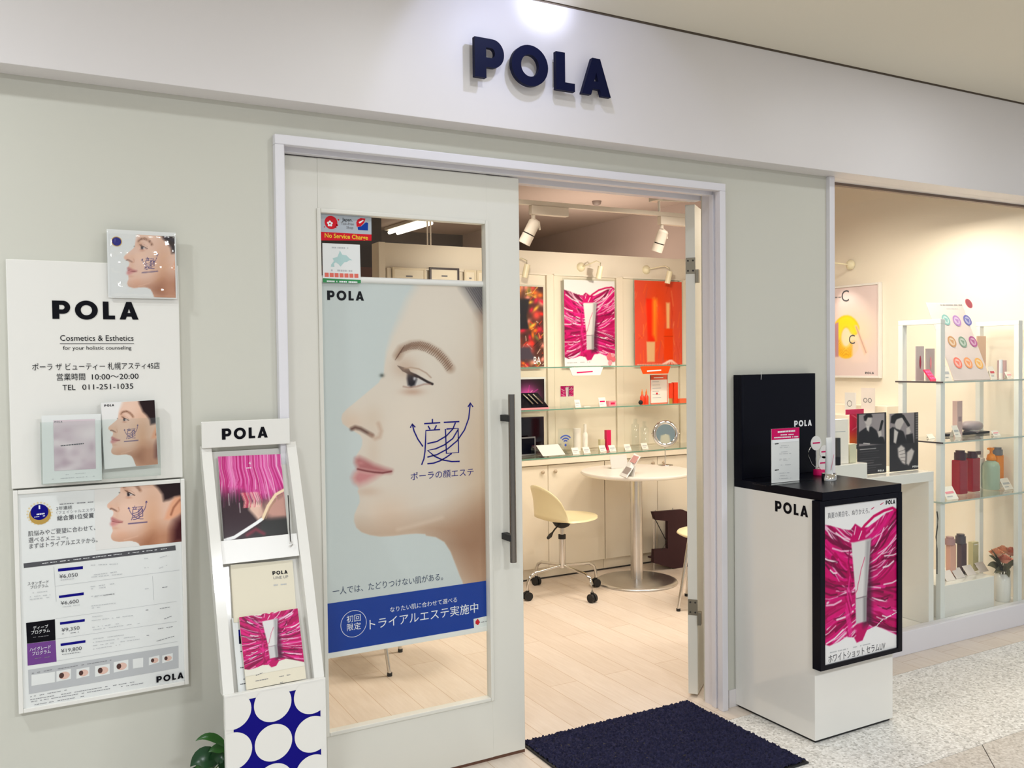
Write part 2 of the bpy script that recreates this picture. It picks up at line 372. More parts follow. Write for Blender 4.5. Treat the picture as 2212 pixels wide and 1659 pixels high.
def picture(name, parent, sheet, u0, v0, u1, v1, off, nx, ny, fn, m=None, px=False, **props):
    U, V = np.meshgrid(np.linspace(u0, u1, nx), np.linspace(v0, v1, ny))
    if px:
        P = sheet.O+U[..., None]*sheet.U+V[..., None]*sheet.V-EYE; d = P@FWD; X = W/2+FOC*(P@RGT)/d; Y = H/2-FOC*(P@UPV)/d
    else: X = (U-u0)/(u1-u0); Y = (v1-V)/(u1-u0)
    C = np.clip(fn(X, Y), 0, 255)/255; C = np.where(C <= .04045, C/12.92, ((C+.055)/1.055)**2.4)
    me = bpy.data.meshes.new(name); co = np.stack([U, np.full(U.shape, -off), V], -1).reshape(-1, 3)
    i = (np.arange(ny-1)[:, None]*nx+np.arange(nx-1)[None]).reshape(-1); F = np.stack([i, i+1, i+nx+1, i+nx], 1)
    me.vertices.add(len(co)); me.vertices.foreach_set('co', co.reshape(-1)); me.loops.add(F.size); me.loops.foreach_set('vertex_index', F.reshape(-1).astype(np.int32))
    me.polygons.add(len(F)); me.polygons.foreach_set('loop_start', (np.arange(len(F))*4).astype(np.int32)); me.update(calc_edges=True); me.validate()
    at = me.color_attributes.new('ink', 'FLOAT_COLOR', 'POINT'); at.data.foreach_set('color', np.concatenate([C, np.ones(C.shape[:2]+(1,))], -1).reshape(-1).astype(np.float32))
    me.materials.append(m or M_PRINT); o = bpy.data.objects.new(name, me); link(o, parent)
    if parent is not None: WM[o.name] = WM[parent.name]; me.transform(WM[parent.name].inverted() @ sheet.M)
    for k, v in props.items(): o[k] = v
    return o

# ------------------------------------------------------------------ the setting
b = MB()
b.box(-2.6, .735, 0, .12, 0, 2.80, M_WALL); b.box(.735, 2.60, 0, .12, 2.215, 2.80, M_WALL); b.box(2.60, 3.235, 0, .12, 0, 2.80, M_WALL); b.box(3.235, 5.06, .02, .12, 2.33, 2.80, M_WALL); b.box(5.06, 6.2, 0, .12, 0, 2.80, M_WALL)
struct(b.build('wall_front'))
b = MB(); b.box(-2.6, 6.2, -.10, .0, 2.318, 2.787, M_FASC, .002); b.box(-2.6, 6.2, -.096, 0, 2.788, 2.84, mat('brown_gap', (120, 106, 90), .8)); b.box(3.235, 6.2, 0, .10, 2.318, 2.33, M_FASC)
struct(b.build('trim_1'))
b = MB(); b.box(-2.6, 6.2, -6, -.106, 2.793, 2.86, M_CEIL); b.box(-2.6, 6.2, -.106, -.085, 2.84, 2.86, M_DARK)
struct(b.build('ceiling'))
b = MB(); b.box(-.6, 6.2, -.10, 7.6, -.06, 0, M_PLANK); struct(b.build('floor'))
# corridor paving: slabs with open joints over a dark bed
b = MB(); b.box(-2.6, 8, -6, -.10, -.06, -.004, M_DARK)
g = .0025
for x0, x1 in ((-2.6, .508), (.508, 1.408), (1.408, 2.308), (2.308, 3.208), (3.208, 4.108), (4.108, 5.008), (5.008, 8)): b.box(x0+g/2, x1-g/2, -.77+g/2, -.10-g, -.004, 0, M_GRAN)
def slab(P, m): b.prism([(x, y, -.004) for x, y in P], (0, 0, .004), m)
yb = -.77-g/2; d = 5.2
for k in range(-6, 9):
    x = 3.212+k*.95-g; slab([(x-.95+2*g, yb), (x, yb), (x-d, yb-d), (x-d-.95+2*g, yb-d)], M_GRAN2)
struct(b.build('floor'))
b = MB(); b.box(-.7, -.6, .12, 7.6, 0, 2.86, M_INWALL); struct(b.build('wall_left'))
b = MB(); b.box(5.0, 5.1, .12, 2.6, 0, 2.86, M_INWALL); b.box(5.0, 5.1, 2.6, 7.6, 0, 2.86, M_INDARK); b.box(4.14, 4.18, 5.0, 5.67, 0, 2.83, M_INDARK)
struct(b.build('wall_right'))
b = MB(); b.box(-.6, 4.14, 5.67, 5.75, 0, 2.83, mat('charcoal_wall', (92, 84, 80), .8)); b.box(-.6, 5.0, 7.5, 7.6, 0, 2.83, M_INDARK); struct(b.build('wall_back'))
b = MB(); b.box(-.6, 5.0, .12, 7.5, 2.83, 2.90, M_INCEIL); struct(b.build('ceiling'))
# display partition at the back of the shop
b = MB(); YB = 2.68
b.box(2.115, 5.0, YB, YB+.08, 0, 2.285, M_INWALL); b.box(2.07, 2.115, YB-.03, YB+.10, 0, 2.285, M_INWALL, .003)
posts = [(2.13, 2.16), (2.74, 2.80), (3.353, 3.41), (3.965, 4.025), (4.575, 4.635)]
for x0, x1 in posts: b.box(x0, x1, YB-.022, YB, .82, 2.12, M_CREAM, .002)
for i, (x0, x1) in enumerate(zip([p[1] for p in posts], [p[0] for p in posts[1:]]+[4.98])):
    b.box(x0+.008, x1-.008, YB-.010, YB, .84, 2.112, M_CREAM, .002); b.box(x0, x1, YB-.03, YB, 2.112, 2.124, M_INWALL)
struct(b.build('wall_partition'))
# brown opening beside the partition
b = MB(); b.box(1.0, 3.0, 3.6, 3.64, 0, 2.12, M_INWALL); b.box(1.0, 2.45, 3.60, 3.64, 2.12, 2.22, mat('brown_panel', (96, 66, 60), .6)); b.box(1.0, 2.45, 3.60, 3.64, 2.22, 2.62, mat('charcoal_panel', (62, 56, 56), .6)); struct(b.build('wall_inner'))
b = MB(); b.box(2.63, 3.24, -.008, 0, 0, .075, M_FASC, .002); b.box(-2.6, .72, -.008, 0, 0, .075, M_FASC, .002); struct(b.build('baseboard_front'))

# door frame: stepped casing and jambs
DYT = .066
b = MB()
for x0, x1 in ((.727, .757), (2.578, 2.609)): b.box(x0, x1, -.026, .005, 0, 2.198, M_TRIM, .003)
b.box(.727, 2.609, -.026, .005, 2.198, 2.229, M_TRIM, .003)
b.box(.740, .764, 0, .15, 0, 2.215, M_TRIM); b.box(.757, .772, .035, .055, 0, 2.19, M_TRIM, .002)
b.box(2.589, 2.604, 0, .10, 0, 2.215, M_TRIM); b.box(2.579, 2.590, .02, .045, 0, 2.19, M_TRIM, .002)
b.box(.757, 2.59, 0, .15, 2.205, 2.216, M_TRIM); b.box(.757, 2.59, .03, .06, 2.188, 2.206, M_TRIM, .002); b.box(.757, 2.59, .108, .15, 2.178, 2.206, M_TRIM, .002)
b.box(.76, 1.664, DYT, DYT+.04, .0, .0115, mat('brown_threshold', (96, 62, 46), .5))
struct(b.build('trim_2'))
# left door leaf
DY = .063
d1 = T('door_1', 'closed white door leaf with a tall glass pane and steel bar handle', 'door', (.775, DY, 0)); d1['kind'] = 'structure'
b = MB(); b.box(.775, .890, DY, DY+.04, .012, 2.186, M_DOOR, .002); b.box(1.526, 1.664, DY, DY+.04, .012, 2.186, M_DOOR, .002); b.box(.890, 1.526, DY, DY+.04, .012, .232, M_DOOR); b.box(.890, 1.526, DY, DY+.04, 2.012, 2.186, M_DOOR)
b.build('door_frame', d1)
b = MB(); q = .014
for x0, x1, z0, z1 in ((.884, .884+q, .226, 2.018), (1.532-q, 1.532, .226, 2.018), (.884+q, 1.532-q, .226, .226+q), (.884+q, 1.532-q, 2.018-q, 2.018)): b.box(x0, x1, DY-.006, DY+.03, z0, z1, M_DOOR, .003)
b.build('glazing_bead', d1)
b = MB(); b.box(.892, 1.524, DY+.016, DY+.022, .236, 2.008, M_GLASS); b.build('glass_pane', d1)
hb = MB(); hb.cyl((1.588, .002, .752), (1.588, .002, 1.375), .0125, mat('handle_metal', (128, 122, 116), .22, metal=1, var=0), n=24); ho = hb.build('handle_bar', d1)
for z in (.842, 1.286):
    h = MB(); h.box(1.572, 1.597, -.002, DY, z-.012, z+.012, M_RUBBER, .002); h.build('handle_mount', d1)
# right door leaf, swung open into the shop
th = math.atan2(.62, .78)
d2 = T('door_2', 'white door leaf swung open into the shop, seen along its edge', 'door', (2.596, .156, 0), (0, 0, th)); d2['kind'] = 'structure'
b = MB(); b.box(0, .84, 0, .042, .012, 2.172, M_DOOR, .002); b.build('door_panel', d2, local=True)
for z, nm in ((1.905, 'hinge'), (.40, 'hinge')):
    b = MB(); b.box(-.003, .001, -.002, .040, z-.035, z+.035, mat('bronze_hinge', (140, 132, 116), .35, metal=.8), .001); b.box(-.012, .014, -.018, -.002, z-.075, z-.018, mat('bronze_hinge', (140, 132, 116), .35, metal=.8), .002)
    for dz in (-.022, .022):
        for yy in (.008, .03): b.cyl((-.005, yy, z+dz), (-.002, yy, z+dz), .004, M_DARK, n=10)
    b.build(nm, d2, local=True)

# shop window: post, plinth, pane
b = MB(); b.box(3.235, 3.268, -.02, .12, 0, 2.318, M_TRIM, .003); b.box(5.025, 5.06, -.02, .12, 0, 2.318, M_TRIM, .003); struct(b.build('trim_3'))
b = MB(); b.box(3.268, 5.025, .06, .115, 0, .118, M_TRIM, .003); struct(b.build('trim_4'))
b = MB(); b.box(3.268, 4.999, .115, .62, 0, .100, M_WHITE, .002); struct(b.build('trim_5'))
w1 = T('window_1', 'wide clear shop window beside the pillar', 'window', (3.27, .08, .118)); w1['kind'] = 'structure'
b = MB(); b.box(3.268, 5.025, .080, .088, .118, 2.315, M_GLASS); b.build('glass_pane', w1)
b = MB(); b.box(3.268, 5.025, .070, .098, 2.306, 2.319, mat('brown_channel', (120, 100, 86), .5)); b.build('glazing_channel', w1)

# ------------------------------------------------------------------ fascia letters
SF = Sheet((0, -.147, 0)); A0 = SF.uv(1026.3, 164.2); A1 = SF.uv(1319.6, 208.6); fs = (A1[0]-A0[0])/4.88; fh = SF.uv(1027, 78.2)[1]-A0[1]
for nm, L, wh in (('P', LP, 'first on the left'), ('O', LO, 'second, the ring'), ('L', LL, 'third'), ('A', LA, 'last on the right')):
    V, F = curve_mesh(L, .5); cx = (V[:, 0].min()+V[:, 0].max())/2
    b = MB(); b.add([(A0[0]+v[0]*fs, -.138+v[2]*.018, A0[1]+v[1]*fh) for v in V], F, M_NAVY)
    for sx, sz in ((-.08, .25), (.08, .75)): pass
    o = b.build('raised_letter'); tag(o, 'raised navy letter %s on the white fascia, %s' % (nm, wh), 'sign letter', 'raised letters on the fascia')
    q = {'P': [(.19, .15), (.19, .85)], 'O': [(1.40, .5), (2.37, .5)], 'L': [(2.98, .85), (2.98, .12)], 'A': [(3.98, .12), (4.66, .12)]}[nm]
    WM[o.name] = Matrix()
    for u, v in q: p = MB(); p.cyl((A0[0]+u*fs, -.130, A0[1]+v*fh), (A0[0]+u*fs, -.098, A0[1]+v*fh), .006, M_STEEL, n=10); p.build('standoff_pin', o)

# ------------------------------------------------------------------ artwork of the prints
def cz(P, x0, y0, s): return [(x0+x/s, y0+y/s) for x, y in P]
def small2big(P): return [(888+((x/5.267)-277.2)/.305, 820+((y/5.267+1030)-1067)/.305) for x, y in P]
_za = lambda P: cz(P, 660, 420, 4.365)
_zb = lambda P: cz(P, 680, 780, 4.365)
_zc = lambda P: cz(P, 680, 1160, 3.324)
PROFILE = [(930, 480), (910, 560)]+_za([(1040, 880), (965, 1000), (880, 1200), (815, 1330), (765, 1480), (752, 1560)])+_zb([(655, 40), (650, 120), (600, 205), (500, 288), (400, 372), (300, 452), (258, 500), (250, 545), (262, 590), (310, 625), (345, 645), (385, 670), (430, 700), (448, 740), (445, 790), (430, 830), (398, 880), (380, 915), (383, 960), (396, 992), (410, 1020), (375, 1058), (358, 1100), (368, 1138), (395, 1165), (412, 1200), (405, 1230), (420, 1270), (424, 1330), (392, 1400), (372, 1450), (370, 1510), (392, 1570), (440, 1612), (520, 1640), (620, 1655), (740, 1648), (850, 1634), (960, 1626), (1040, 1630)])+_zc([(800, -10), (868, 0), (930, 35), (975, 105), (1010, 195), (1040, 275), (1060, 320), (1085, 400)])+[(1420, 1330), (1420, 480)]
BROW = _za([(868, 1520), (905, 1460), (990, 1425), (1070, 1418), (1150, 1440), (1240, 1490), (1310, 1560), (1365, 1640)])
LOGO = [_zb(p) for p in ([(1018, 805), (970, 735), (935, 660), (918, 595)], [(900, 628), (918, 592), (946, 624)], [(1060, 905), (1150, 882), (1250, 828), (1340, 752), (1410, 650), (1450, 540), (1465, 398)], [(1443, 432), (1465, 394), (1490, 432)],
    [(1108, 545), (1108, 585)], [(1030, 590), (1182, 580)], [(1066, 610), (1086, 645)], [(1146, 605), (1128, 645)], [(1180, 645), (1046, 655), (1043, 760), (1038, 850), (1028, 920), (1006, 978)], [(1215, 578), (1362, 570)], [(1325, 580), (1300, 640), (1240, 705), (1150, 758), (1060, 778)],
    [(1240, 640), (1350, 634), (1354, 862), (1240, 870), (1230, 640)], [(1350, 645), (1300, 730), (1220, 790), (1140, 826), (1062, 842), (1130, 898), (1205, 932), (1290, 947), (1365, 945)], [(1290, 870), (1240, 906), (1180, 940), (1120, 962), (1060, 968)])]
def face(X, Y, bg, skin, full=False, logo=False, soft=1.0):
    I = Ink(X, Y, bg); k = np.array(skin, float)
    ins = np.clip(_seg_sign(X, Y)/((3+22*np.clip((800-Y)/120, 0, 1))*soft)+.5, 0, 1)
    I.mix(ins, k)
    I.blob(960, 700, 120, 110, k+(6, 8, 8), .8, mask=ins); I.blob(890, 905, 60, 70, k+(8, 6, 4), .7, mask=ins)
    I.blob(1060, 1040, 70, 260, k*(.93, .84, .74), .75, mask=ins); I.blob(840, 1110, 55, 40, k*(1.0, .93, .88), .7, mask=ins)
    I.blob(760, 912, 26, 24, k*(1.0, .93, .88), .7, mask=ins); I.blob(806, 905, 22, 30, k*(.96, .9, .84), .4, mask=ins); I.blob(806, 978, 16, 40, k*(.97, .92, .88), .5, mask=ins); I.blob(795, 1062, 26, 10, k*(.93, .84, .79), .6, mask=ins)
    jaw = _zb([(420, 1600), (520, 1640), (740, 1650), (960, 1628), (1100, 1640)])+[(960, 1172), (985, 1225), (1005, 1290), (1420, 1330), (1420, 1000), (1080, 1060), (1040, 1082), (960, 1118), (870, 1140), (800, 1150)]
    I.poly(jaw, k*(.80, .66, .56), 40*soft, .85, mask=ins)
    I.poly([(940, 1170), (1000, 1150), (1060, 1110), (1060, 1200), (1010, 1210)], k*(.62, .46, .36), 50, .6, mask=ins)
    I.line(_zb([(780, 1590), (900, 1560), (1050, 1520), (1200, 1475)]), 5, k+(10, 5, 0), 10, .45, mask=ins)
    # nose, nostril
    I.line(_zb([(348, 640), (380, 625), (430, 638), (490, 672), (540, 700)]), 7, (84, 52, 44), 7*soft, .85); I.line(_zb([(520, 690), (570, 730), (610, 715), (625, 660), (600, 590)]), 5, k*(.88, .76, .70), 10, .8)
    # lips
    I.poly(_zb([(383, 918), (420, 905), (470, 925), (560, 975), (660, 1010), (725, 1030), (715, 1052), (610, 1055), (520, 1040), (412, 1020), (396, 990), (380, 955)]), (176, 104, 106), 7*soft, .95)
    I.poly(_zb([(410, 1024), (520, 1042), (620, 1056), (560, 1100), (490, 1140), (420, 1165), (375, 1142), (358, 1100), (376, 1058)]), (204, 132, 134), 9*soft, .95)
    I.line(_zb([(404, 1018), (480, 1035), (560, 1048), (640, 1054), (722, 1040)]), 3.2, (112, 44, 48), 3*soft, .9); I.blob(*_zb([(430, 960)])[0], 9, 5, (205, 140, 140), .6)
    # eye
    I.poly(_zb([(880, 130), (930, 135), (1000, 170), (1070, 208), (1000, 224), (930, 240), (880, 232)]), (214, 208, 208), 4*soft, .95)
    I.poly(_zb([(872, 112), (948, 128), (962, 172), (942, 228), (908, 244), (878, 226), (868, 165)]), (30, 26, 34), 3*soft); I.blob(*_zb([(940, 165)])[0], 3, 4, (225, 225, 230), .9)
    I.line(_zb([(855, 90), (900, 112), (960, 138), (1020, 172), (1070, 200), (1108, 216)]), 5.2, (40, 28, 28), 2*soft, .97)
    for q in range(11): I.line(_zb([(876+q*9, 116+q*4), (826+q*8, 92+q*2), (782+q*10, 44+q*3)]), 1.7, (46, 32, 30), 1, .85)
    I.line(_zb([(845, 70), (905, 60), (980, 74), (1050, 112), (1095, 155)]), 2.2, k*(.72, .6, .54), 3, .8); I.line(_zb([(835, 240), (890, 250), (960, 240), (1030, 218), (1090, 216)]), 2.2, k*(.70, .54, .50), 4, .8)
    I.blob(*_zb([(920, 290)])[0], 22, 7, k*(.86, .72, .66), .7); I.blob(*_zb([(850, 60)])[0], 26, 22, k*(.88, .78, .72), .6, mask=ins)
    I.line(BROW, 12, k*(.66, .52, .43), 16*soft, .8)
    for q in range(len(BROW)-1):
        for r in range(5):
            f = r/5; x = BROW[q][0]+(BROW[q+1][0]-BROW[q][0])*f; y = BROW[q][1]+(BROW[q+1][1]-BROW[q][1])*f
            I.line([(x-5, y+9), (x+7, y-9+q*.9)], 1.5, (108, 78, 64), 1.4, .75)
    I.blob(*_zb([(632, 135)])[0], 5, 4, (70, 74, 70), .8)
    if full:
        hair = (44, 32, 34)
        I.poly(small2big([(1690, -40), (1715, 10), (1745, 80), (1800, 130), (1850, 200), (1862, 275), (1920, 262), (1990, 230), (2200, 210), (2200, -200), (1650, -200)]), hair, 14)
        I.poly(small2big([(2060, 420), (1990, 500), (1955, 600), (1950, 760), (2250, 760), (2250, 420)]), (70, 30, 34), 40)
        I.poly(small2big([(1985, 232), (2050, 215), (2120, 260), (2100, 380), (2010, 450), (1920, 490), (1868, 488), (1895, 400), (1940, 300)]), k*(1, .87, .78), 12)
        I.line(small2big([(1945, 430), (1975, 350), (2030, 280), (2050, 260)]), 12, k*(.66, .48, .4), 14, .9)
    else:
        I.poly(_za([(1480, 870), (1560, 990), (1620, 1085), (1690, 1190), (1900, 1300), (1900, 700)]), (112, 106, 108), 14, .95)
        for q in range(8): I.line(_za([(1510+q*22, 880), (1580+q*22, 990), (1670+q*20, 1130)]), 1.5, (70, 64, 68), 2, .7)
        I.poly(_za([(1640, 1130), (1665, 1300), (1672, 1600), (1900, 1600), (1900, 1100)]), k*(.78, .66, .58), 18, .8, mask=ins)
    if logo:
        for L in LOGO: I.line(L, 4.2, (52, 44, 110), 3, .95)
        for q in range(8): I.line([(890+q*17, 1031-q*1.6), (900+q*17, 1030-q*1.6)], 9, (60, 54, 110), 6, .7)
    return I.C
def _seg_sign(X, Y): return _seg(X, Y, PROFILE, True)*np.where(_inside(X, Y, PROFILE), 1, -1)
def smallface(ex, ey, k, bg=(232, 230, 228), skin=(228, 192, 172)):
    return lambda X, Y: face(888+(X-ex)/k, 820+(Y-ey)/k, bg, skin, True, True, 1.6)
def magenta(X, Y, seed=3, hgt=1.464, paper=(231, 231, 231), dark=1.0):
    R = random.Random(seed); I = Ink(X, Y, paper); s = hgt/1.464; Y0 = Y
    I.Y = Y = Y/s
    body = [(-.05, .155), (.1, .19), (.25, .235), (.36, .255), (.42, .20), (.50, .245), (.60, .25), (.72, .20), (.85, .14), (1.05, .11), (1.05, 1.36), (.93, 1.30), (.80, 1.24), (.70, 1.20), (.58, 1.22), (.52, 1.31), (.44, 1.32), (.40, 1.26), (.30, 1.24), (.20, 1.27), (.08, 1.29), (-.05, 1.24)]
    m = np.clip(_seg(X, Y, body, True)*np.where(_inside(X, Y, body), 1, -1)/.012+.5, 0, 1)
    I.mix(m, (186, 20, 96)); pal = [(206, 20, 110), (170, 14, 84), (132, 18, 70), (222, 44, 136), (150, 20, 78), (190, 30, 104), (236, 206, 222), (112, 22, 62), (214, 24, 120), (228, 150, 190)]
    for q in range(190):
        side = -1 if R.random() < .5 else 1; y0 = .25+R.random()*1.0; x0 = .5+side*(.06+R.random()*.1); a = (y0-.68)*1.15+R.uniform(-.22, .22); ln = R.uniform(.16, .55); bend = R.uniform(-.14, .14); c = R.choice(pal)
        P = [(x0+side*ln*t, y0+math.sin(a)*ln*t+bend*t*t*ln-(.18*t*t if y0 < .8 else 0)) for t in (0, .25, .5, .75, 1)]
        I.line(P, R.uniform(.008, .042 if c[1] < 100 else .016)*(1 if q > 60 else 1.6), c, .008, .9, mask=m)
    for q in range(46):
        side = -1 if R.random() < .5 else 1; x0 = .5+side*R.uniform(.08, .35); y0 = .3+R.random()*.95; a = (y0-.68)*1.15+R.uniform(-.2, .2); ln = R.uniform(.08, .26); c = R.choice([(242, 226, 234), (246, 238, 242), (96, 14, 52), (110, 20, 60), (236, 190, 214)]); I.line([(x0, y0), (x0+side*ln*.5, y0+math.sin(a)*ln*.5), (x0+side*ln, y0+math.sin(a)*ln-.03)], R.uniform(.005, .018), c, .008, .9, mask=m)
    for q in range(14):
        y0 = .45+q*.06; I.line([(.36-R.random()*.08, y0), (.33, y0+.1), (.37, y0+.22)], .02, R.choice(pal[:6]), .01, .8, mask=m)
    I.line([(.45, .32), (.55, .23), (.68, .155), (.82, .115), (.94, .10), (.99, .125)], .028, (196, 16, 92), .01); I.poly([(.34, .37), (.40, .27), (.43, .21), (.50, .25), (.56, .33), (.50, .38)], (192, 18, 98), .01)
    I.line([(.41, .30), (.43, .23)], .010, (236, 200, 220), .008); I.line([(.47, .35), (.51, .28)], .012, (240, 214, 228), .008)
    I.poly([(.60, .40), (.64, .39), (.655, 1.16), (.53, 1.19), (.52, 1.14)], (60, 40, 52), .03, .75)
    I.poly([(.37, .375), (.635, .36), (.575, .90), (.43, .905)], (216, 214, 212), .008); I.poly([(.57, .375), (.635, .36), (.575, .90), (.54, .90)], (150, 148, 150), .02, .8)
    I.poly([(.425, .905), (.575, .90), (.57, 1.135), (.43, 1.145)], (200, 198, 198), .008); I.poly([(.53, .90), (.575, .90), (.57, 1.135), (.53, 1.14)], (128, 126, 128), .015, .85); I.line([(.425, .905), (.575, .90)], .008, (120, 118, 120), .006)
    I.line([(.42, .86), (.45, .82), (.46, .77), (.48, .72), (.50, .64), (.53, .58), (.55, .53)], .010, (206, 90, 130), .006)
    return I.C
def orange(X, Y):
    I = Ink(X, Y, (226, 84, 62)); R = random.Random(5)
    I.blob(.5, .55, .32, .8, (236, 70, 20), .8)
    for q in range(60): x = R.random(); y = R.random()*1.5; I.line([(x, y), (x+R.uniform(-.08, .08), y+R.uniform(.05, .3))], R.uniform(.006, .02), R.choice([(240, 140, 90), (214, 60, 34), (246, 110, 40), (200, 80, 70)]), .02, .6)
    I.poly([(.24, .3), (.44, .3), (.42, 1.02), (.27, 1.02)], (238, 40, 12), .02); I.poly([(.38, .3), (.46, .3), (.44, 1.0), (.37, .9)], (246, 160, 40), .04, .8); I.poly([(.24, 1.02), (.42, 1.02), (.41, 1.36), (.25, 1.36)], (226, 180, 130), .015)
    I.poly([(.66, .36), (.74, .36), (.73, .8), (.67, .8)], (246, 190, 130), .02); I.poly([(.62, .8), (.80, .8), (.80, 1.33), (.60, 1.33)], (236, 64, 12), .015); I.line([(.61, .93), (.80, .93)], .01, (190, 50, 10), .01)
    for q in range(7): I.line([(.72+q*.01, 1.34), (.5+q*.07, 1.40+abs(q-3)*.01)], .02, (250, 226, 214), .02, .85)
    for q in range(10): I.line([(.05+q*.05, 1.40), (.08+q*.05, 1.40)], .018, (244, 170, 150), .01)
    return I.C
def flowers(X, Y):
    I = Ink(X, Y, (84, 52, 46)); R = random.Random(9)
    for q in range(170): I.blob(R.random(), R.random()*1.5, R.uniform(.025, .08), R.uniform(.025, .08), R.choice([(236, 50, 40), (250, 120, 40), (252, 200, 70), (220, 36, 66), (110, 116, 64), (244, 150, 130), (70, 44, 42), (238, 80, 70)]), 1, R.random()*180)
    for q in range(60): x, y = R.random(), R.random()*1.5; I.line([(x, y), (x+R.uniform(-.12, .12), y+R.uniform(-.12, .12))], .012, R.choice([(250, 200, 80), (236, 60, 40), (40, 34, 34), (248, 220, 200)]), .01, .8)
    I.poly([(.40, .22), (.72, .22), (.66, .5), (.70, .75), (.48, .75), (.52, .5)], (40, 40, 46), .02); I.line([(.44, .25), (.5, .45), (.5, .7)], .015, (210, 170, 150), .01); I.poly([(.38, 1.05), (.72, 1.05), (.84, 1.3), (.5, 1.3)], (74, 66, 76), .04)
    I.blob(.45, .12, .09, .09, (240, 140, 60), .9)
    return I.C
def coral(X, Y):
    I = Ink(X, Y, (40, 32, 36)); R = random.Random(4)
    I.blob(.5, .45, .3, .28, (236, 90, 190), 1)
    for q in range(50): a = R.random()*6.28; r = R.uniform(.1, .4); I.line([(.5+.1*math.cos(a), .45+.1*math.sin(a)), (.5+r*math.cos(a), .5+r*math.sin(a))], .02, R.choice([(246, 120, 200), (230, 60, 110), (200, 60, 160), (250, 170, 210)]), .02, .8)
    I.blob(.1, 1.1, .18, .08, (226, 30, 60), .9); return I.C
def pinkhair(X, Y):
    I = Ink(X, Y, (66, 54, 58)); R = random.Random(2); n = 150
    I.poly([(-.05, -.05), (1.05, -.05), (1.05, .55), (.8, .75), (.5, .72), (.3, .62), (-.05, .68)], (206, 84, 150), .1)
    I.poly([(.8, -.05), (1.05, -.05), (1.05, .4), (.9, .3)], (212, 200, 214), .1)
    for q in range(n):
        x = q/n*1.15-.05; dy = R.uniform(.45, .85); w = .25*max(0, x-.35)
        I.line([(x, -.05), (x-.01, .2), (x+.02+w*.2, .4), (x+w*.9+R.uniform(-.03, .03), dy)], R.uniform(.006, .016), R.choice([(236, 150, 200), (214, 70, 150), (190, 44, 120), (248, 200, 226), (170, 40, 100), (226, 110, 180)]), .01, .75)
    I.poly([(-.05, .6), (.3, .66), (.36, .95), (.5, 1.05), (.6, 1.3), (-.05, 1.35)], (64, 50, 56), .14, .9); I.poly([(.42, .78), (.62, .82), (.66, 1.0), (.55, 1.08), (.48, .98), (.42, .9)], (226, 190, 172), .03); I.poly([(.66, .82), (1.05, .62), (1.05, 1.1), (.75, 1.08), (.62, .98)], (196, 150, 138), .08); I.poly([(.6, 1.08), (1.05, 1.06), (1.05, 1.35), (.5, 1.35)], (62, 62, 62), .04)
    for q in range(30): x = R.uniform(.3, .6); I.line([(x, .62), (x+.04, .76), (x+.02, .86)], .01, R.choice([(220, 120, 130), (190, 60, 90), (240, 200, 190)]), .008, .8)
    I.line([(.62, 1.06), (.72, .86), (.86, .68), (1.02, .60)], .045, (240, 216, 180), .01); I.line([(.67, 1.06), (.76, .88), (.89, .72), (1.02, .655)], .012, (170, 140, 110), .01)
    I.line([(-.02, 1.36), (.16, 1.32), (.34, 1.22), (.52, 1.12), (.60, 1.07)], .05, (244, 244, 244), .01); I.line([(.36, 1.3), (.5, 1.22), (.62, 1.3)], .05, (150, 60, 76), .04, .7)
    for q in range(9): I.line([(.12, .62+q*.022), (.12, .63+q*.022)], .014, (214, 200, 204), .008, .7); I.line([(.28, .78+q*.018), (.28, .79+q*.018)], .012, (214, 200, 204), .008, .7)
    return I.C
def yellowc(X, Y):
    I = Ink(X, Y, (224, 206, 206)); I.blob(.55, .75, .4, .35, (250, 226, 190), .8)
    I.line(ell(.38, .80, .19, .25, 40, 330, 22), .20, (246, 190, 20), .03); I.line(ell(.38, .80, .19, .25, 190, 330, 12), .17, (252, 224, 20), .04, .9); I.blob(.40, .84, .13, .15, (250, 236, 190), .9); I.poly([(.50, .86), (.8, .86), (.8, 1.2), (.50, 1.2)], (236, 214, 206), .03, .9)
    for q in range(8): I.line(ell(.38, .80, .13+q*.017, .19+q*.017, 30+q*5, 160+q*8, 8), .006, (214, 140, 10), .006, .6)
    I.poly([(.15, .58), (.23, .55), (.23, 1.12), (.16, 1.12)], (190, 140, 150), .01); I.poly([(.55, .62), (.6, .62), (.80, 1.05), (.74, 1.10)], (240, 206, 180), .02); I.line([(.58, .64), (.77, 1.06)], .015, (196, 150, 140), .01)
    return I.C
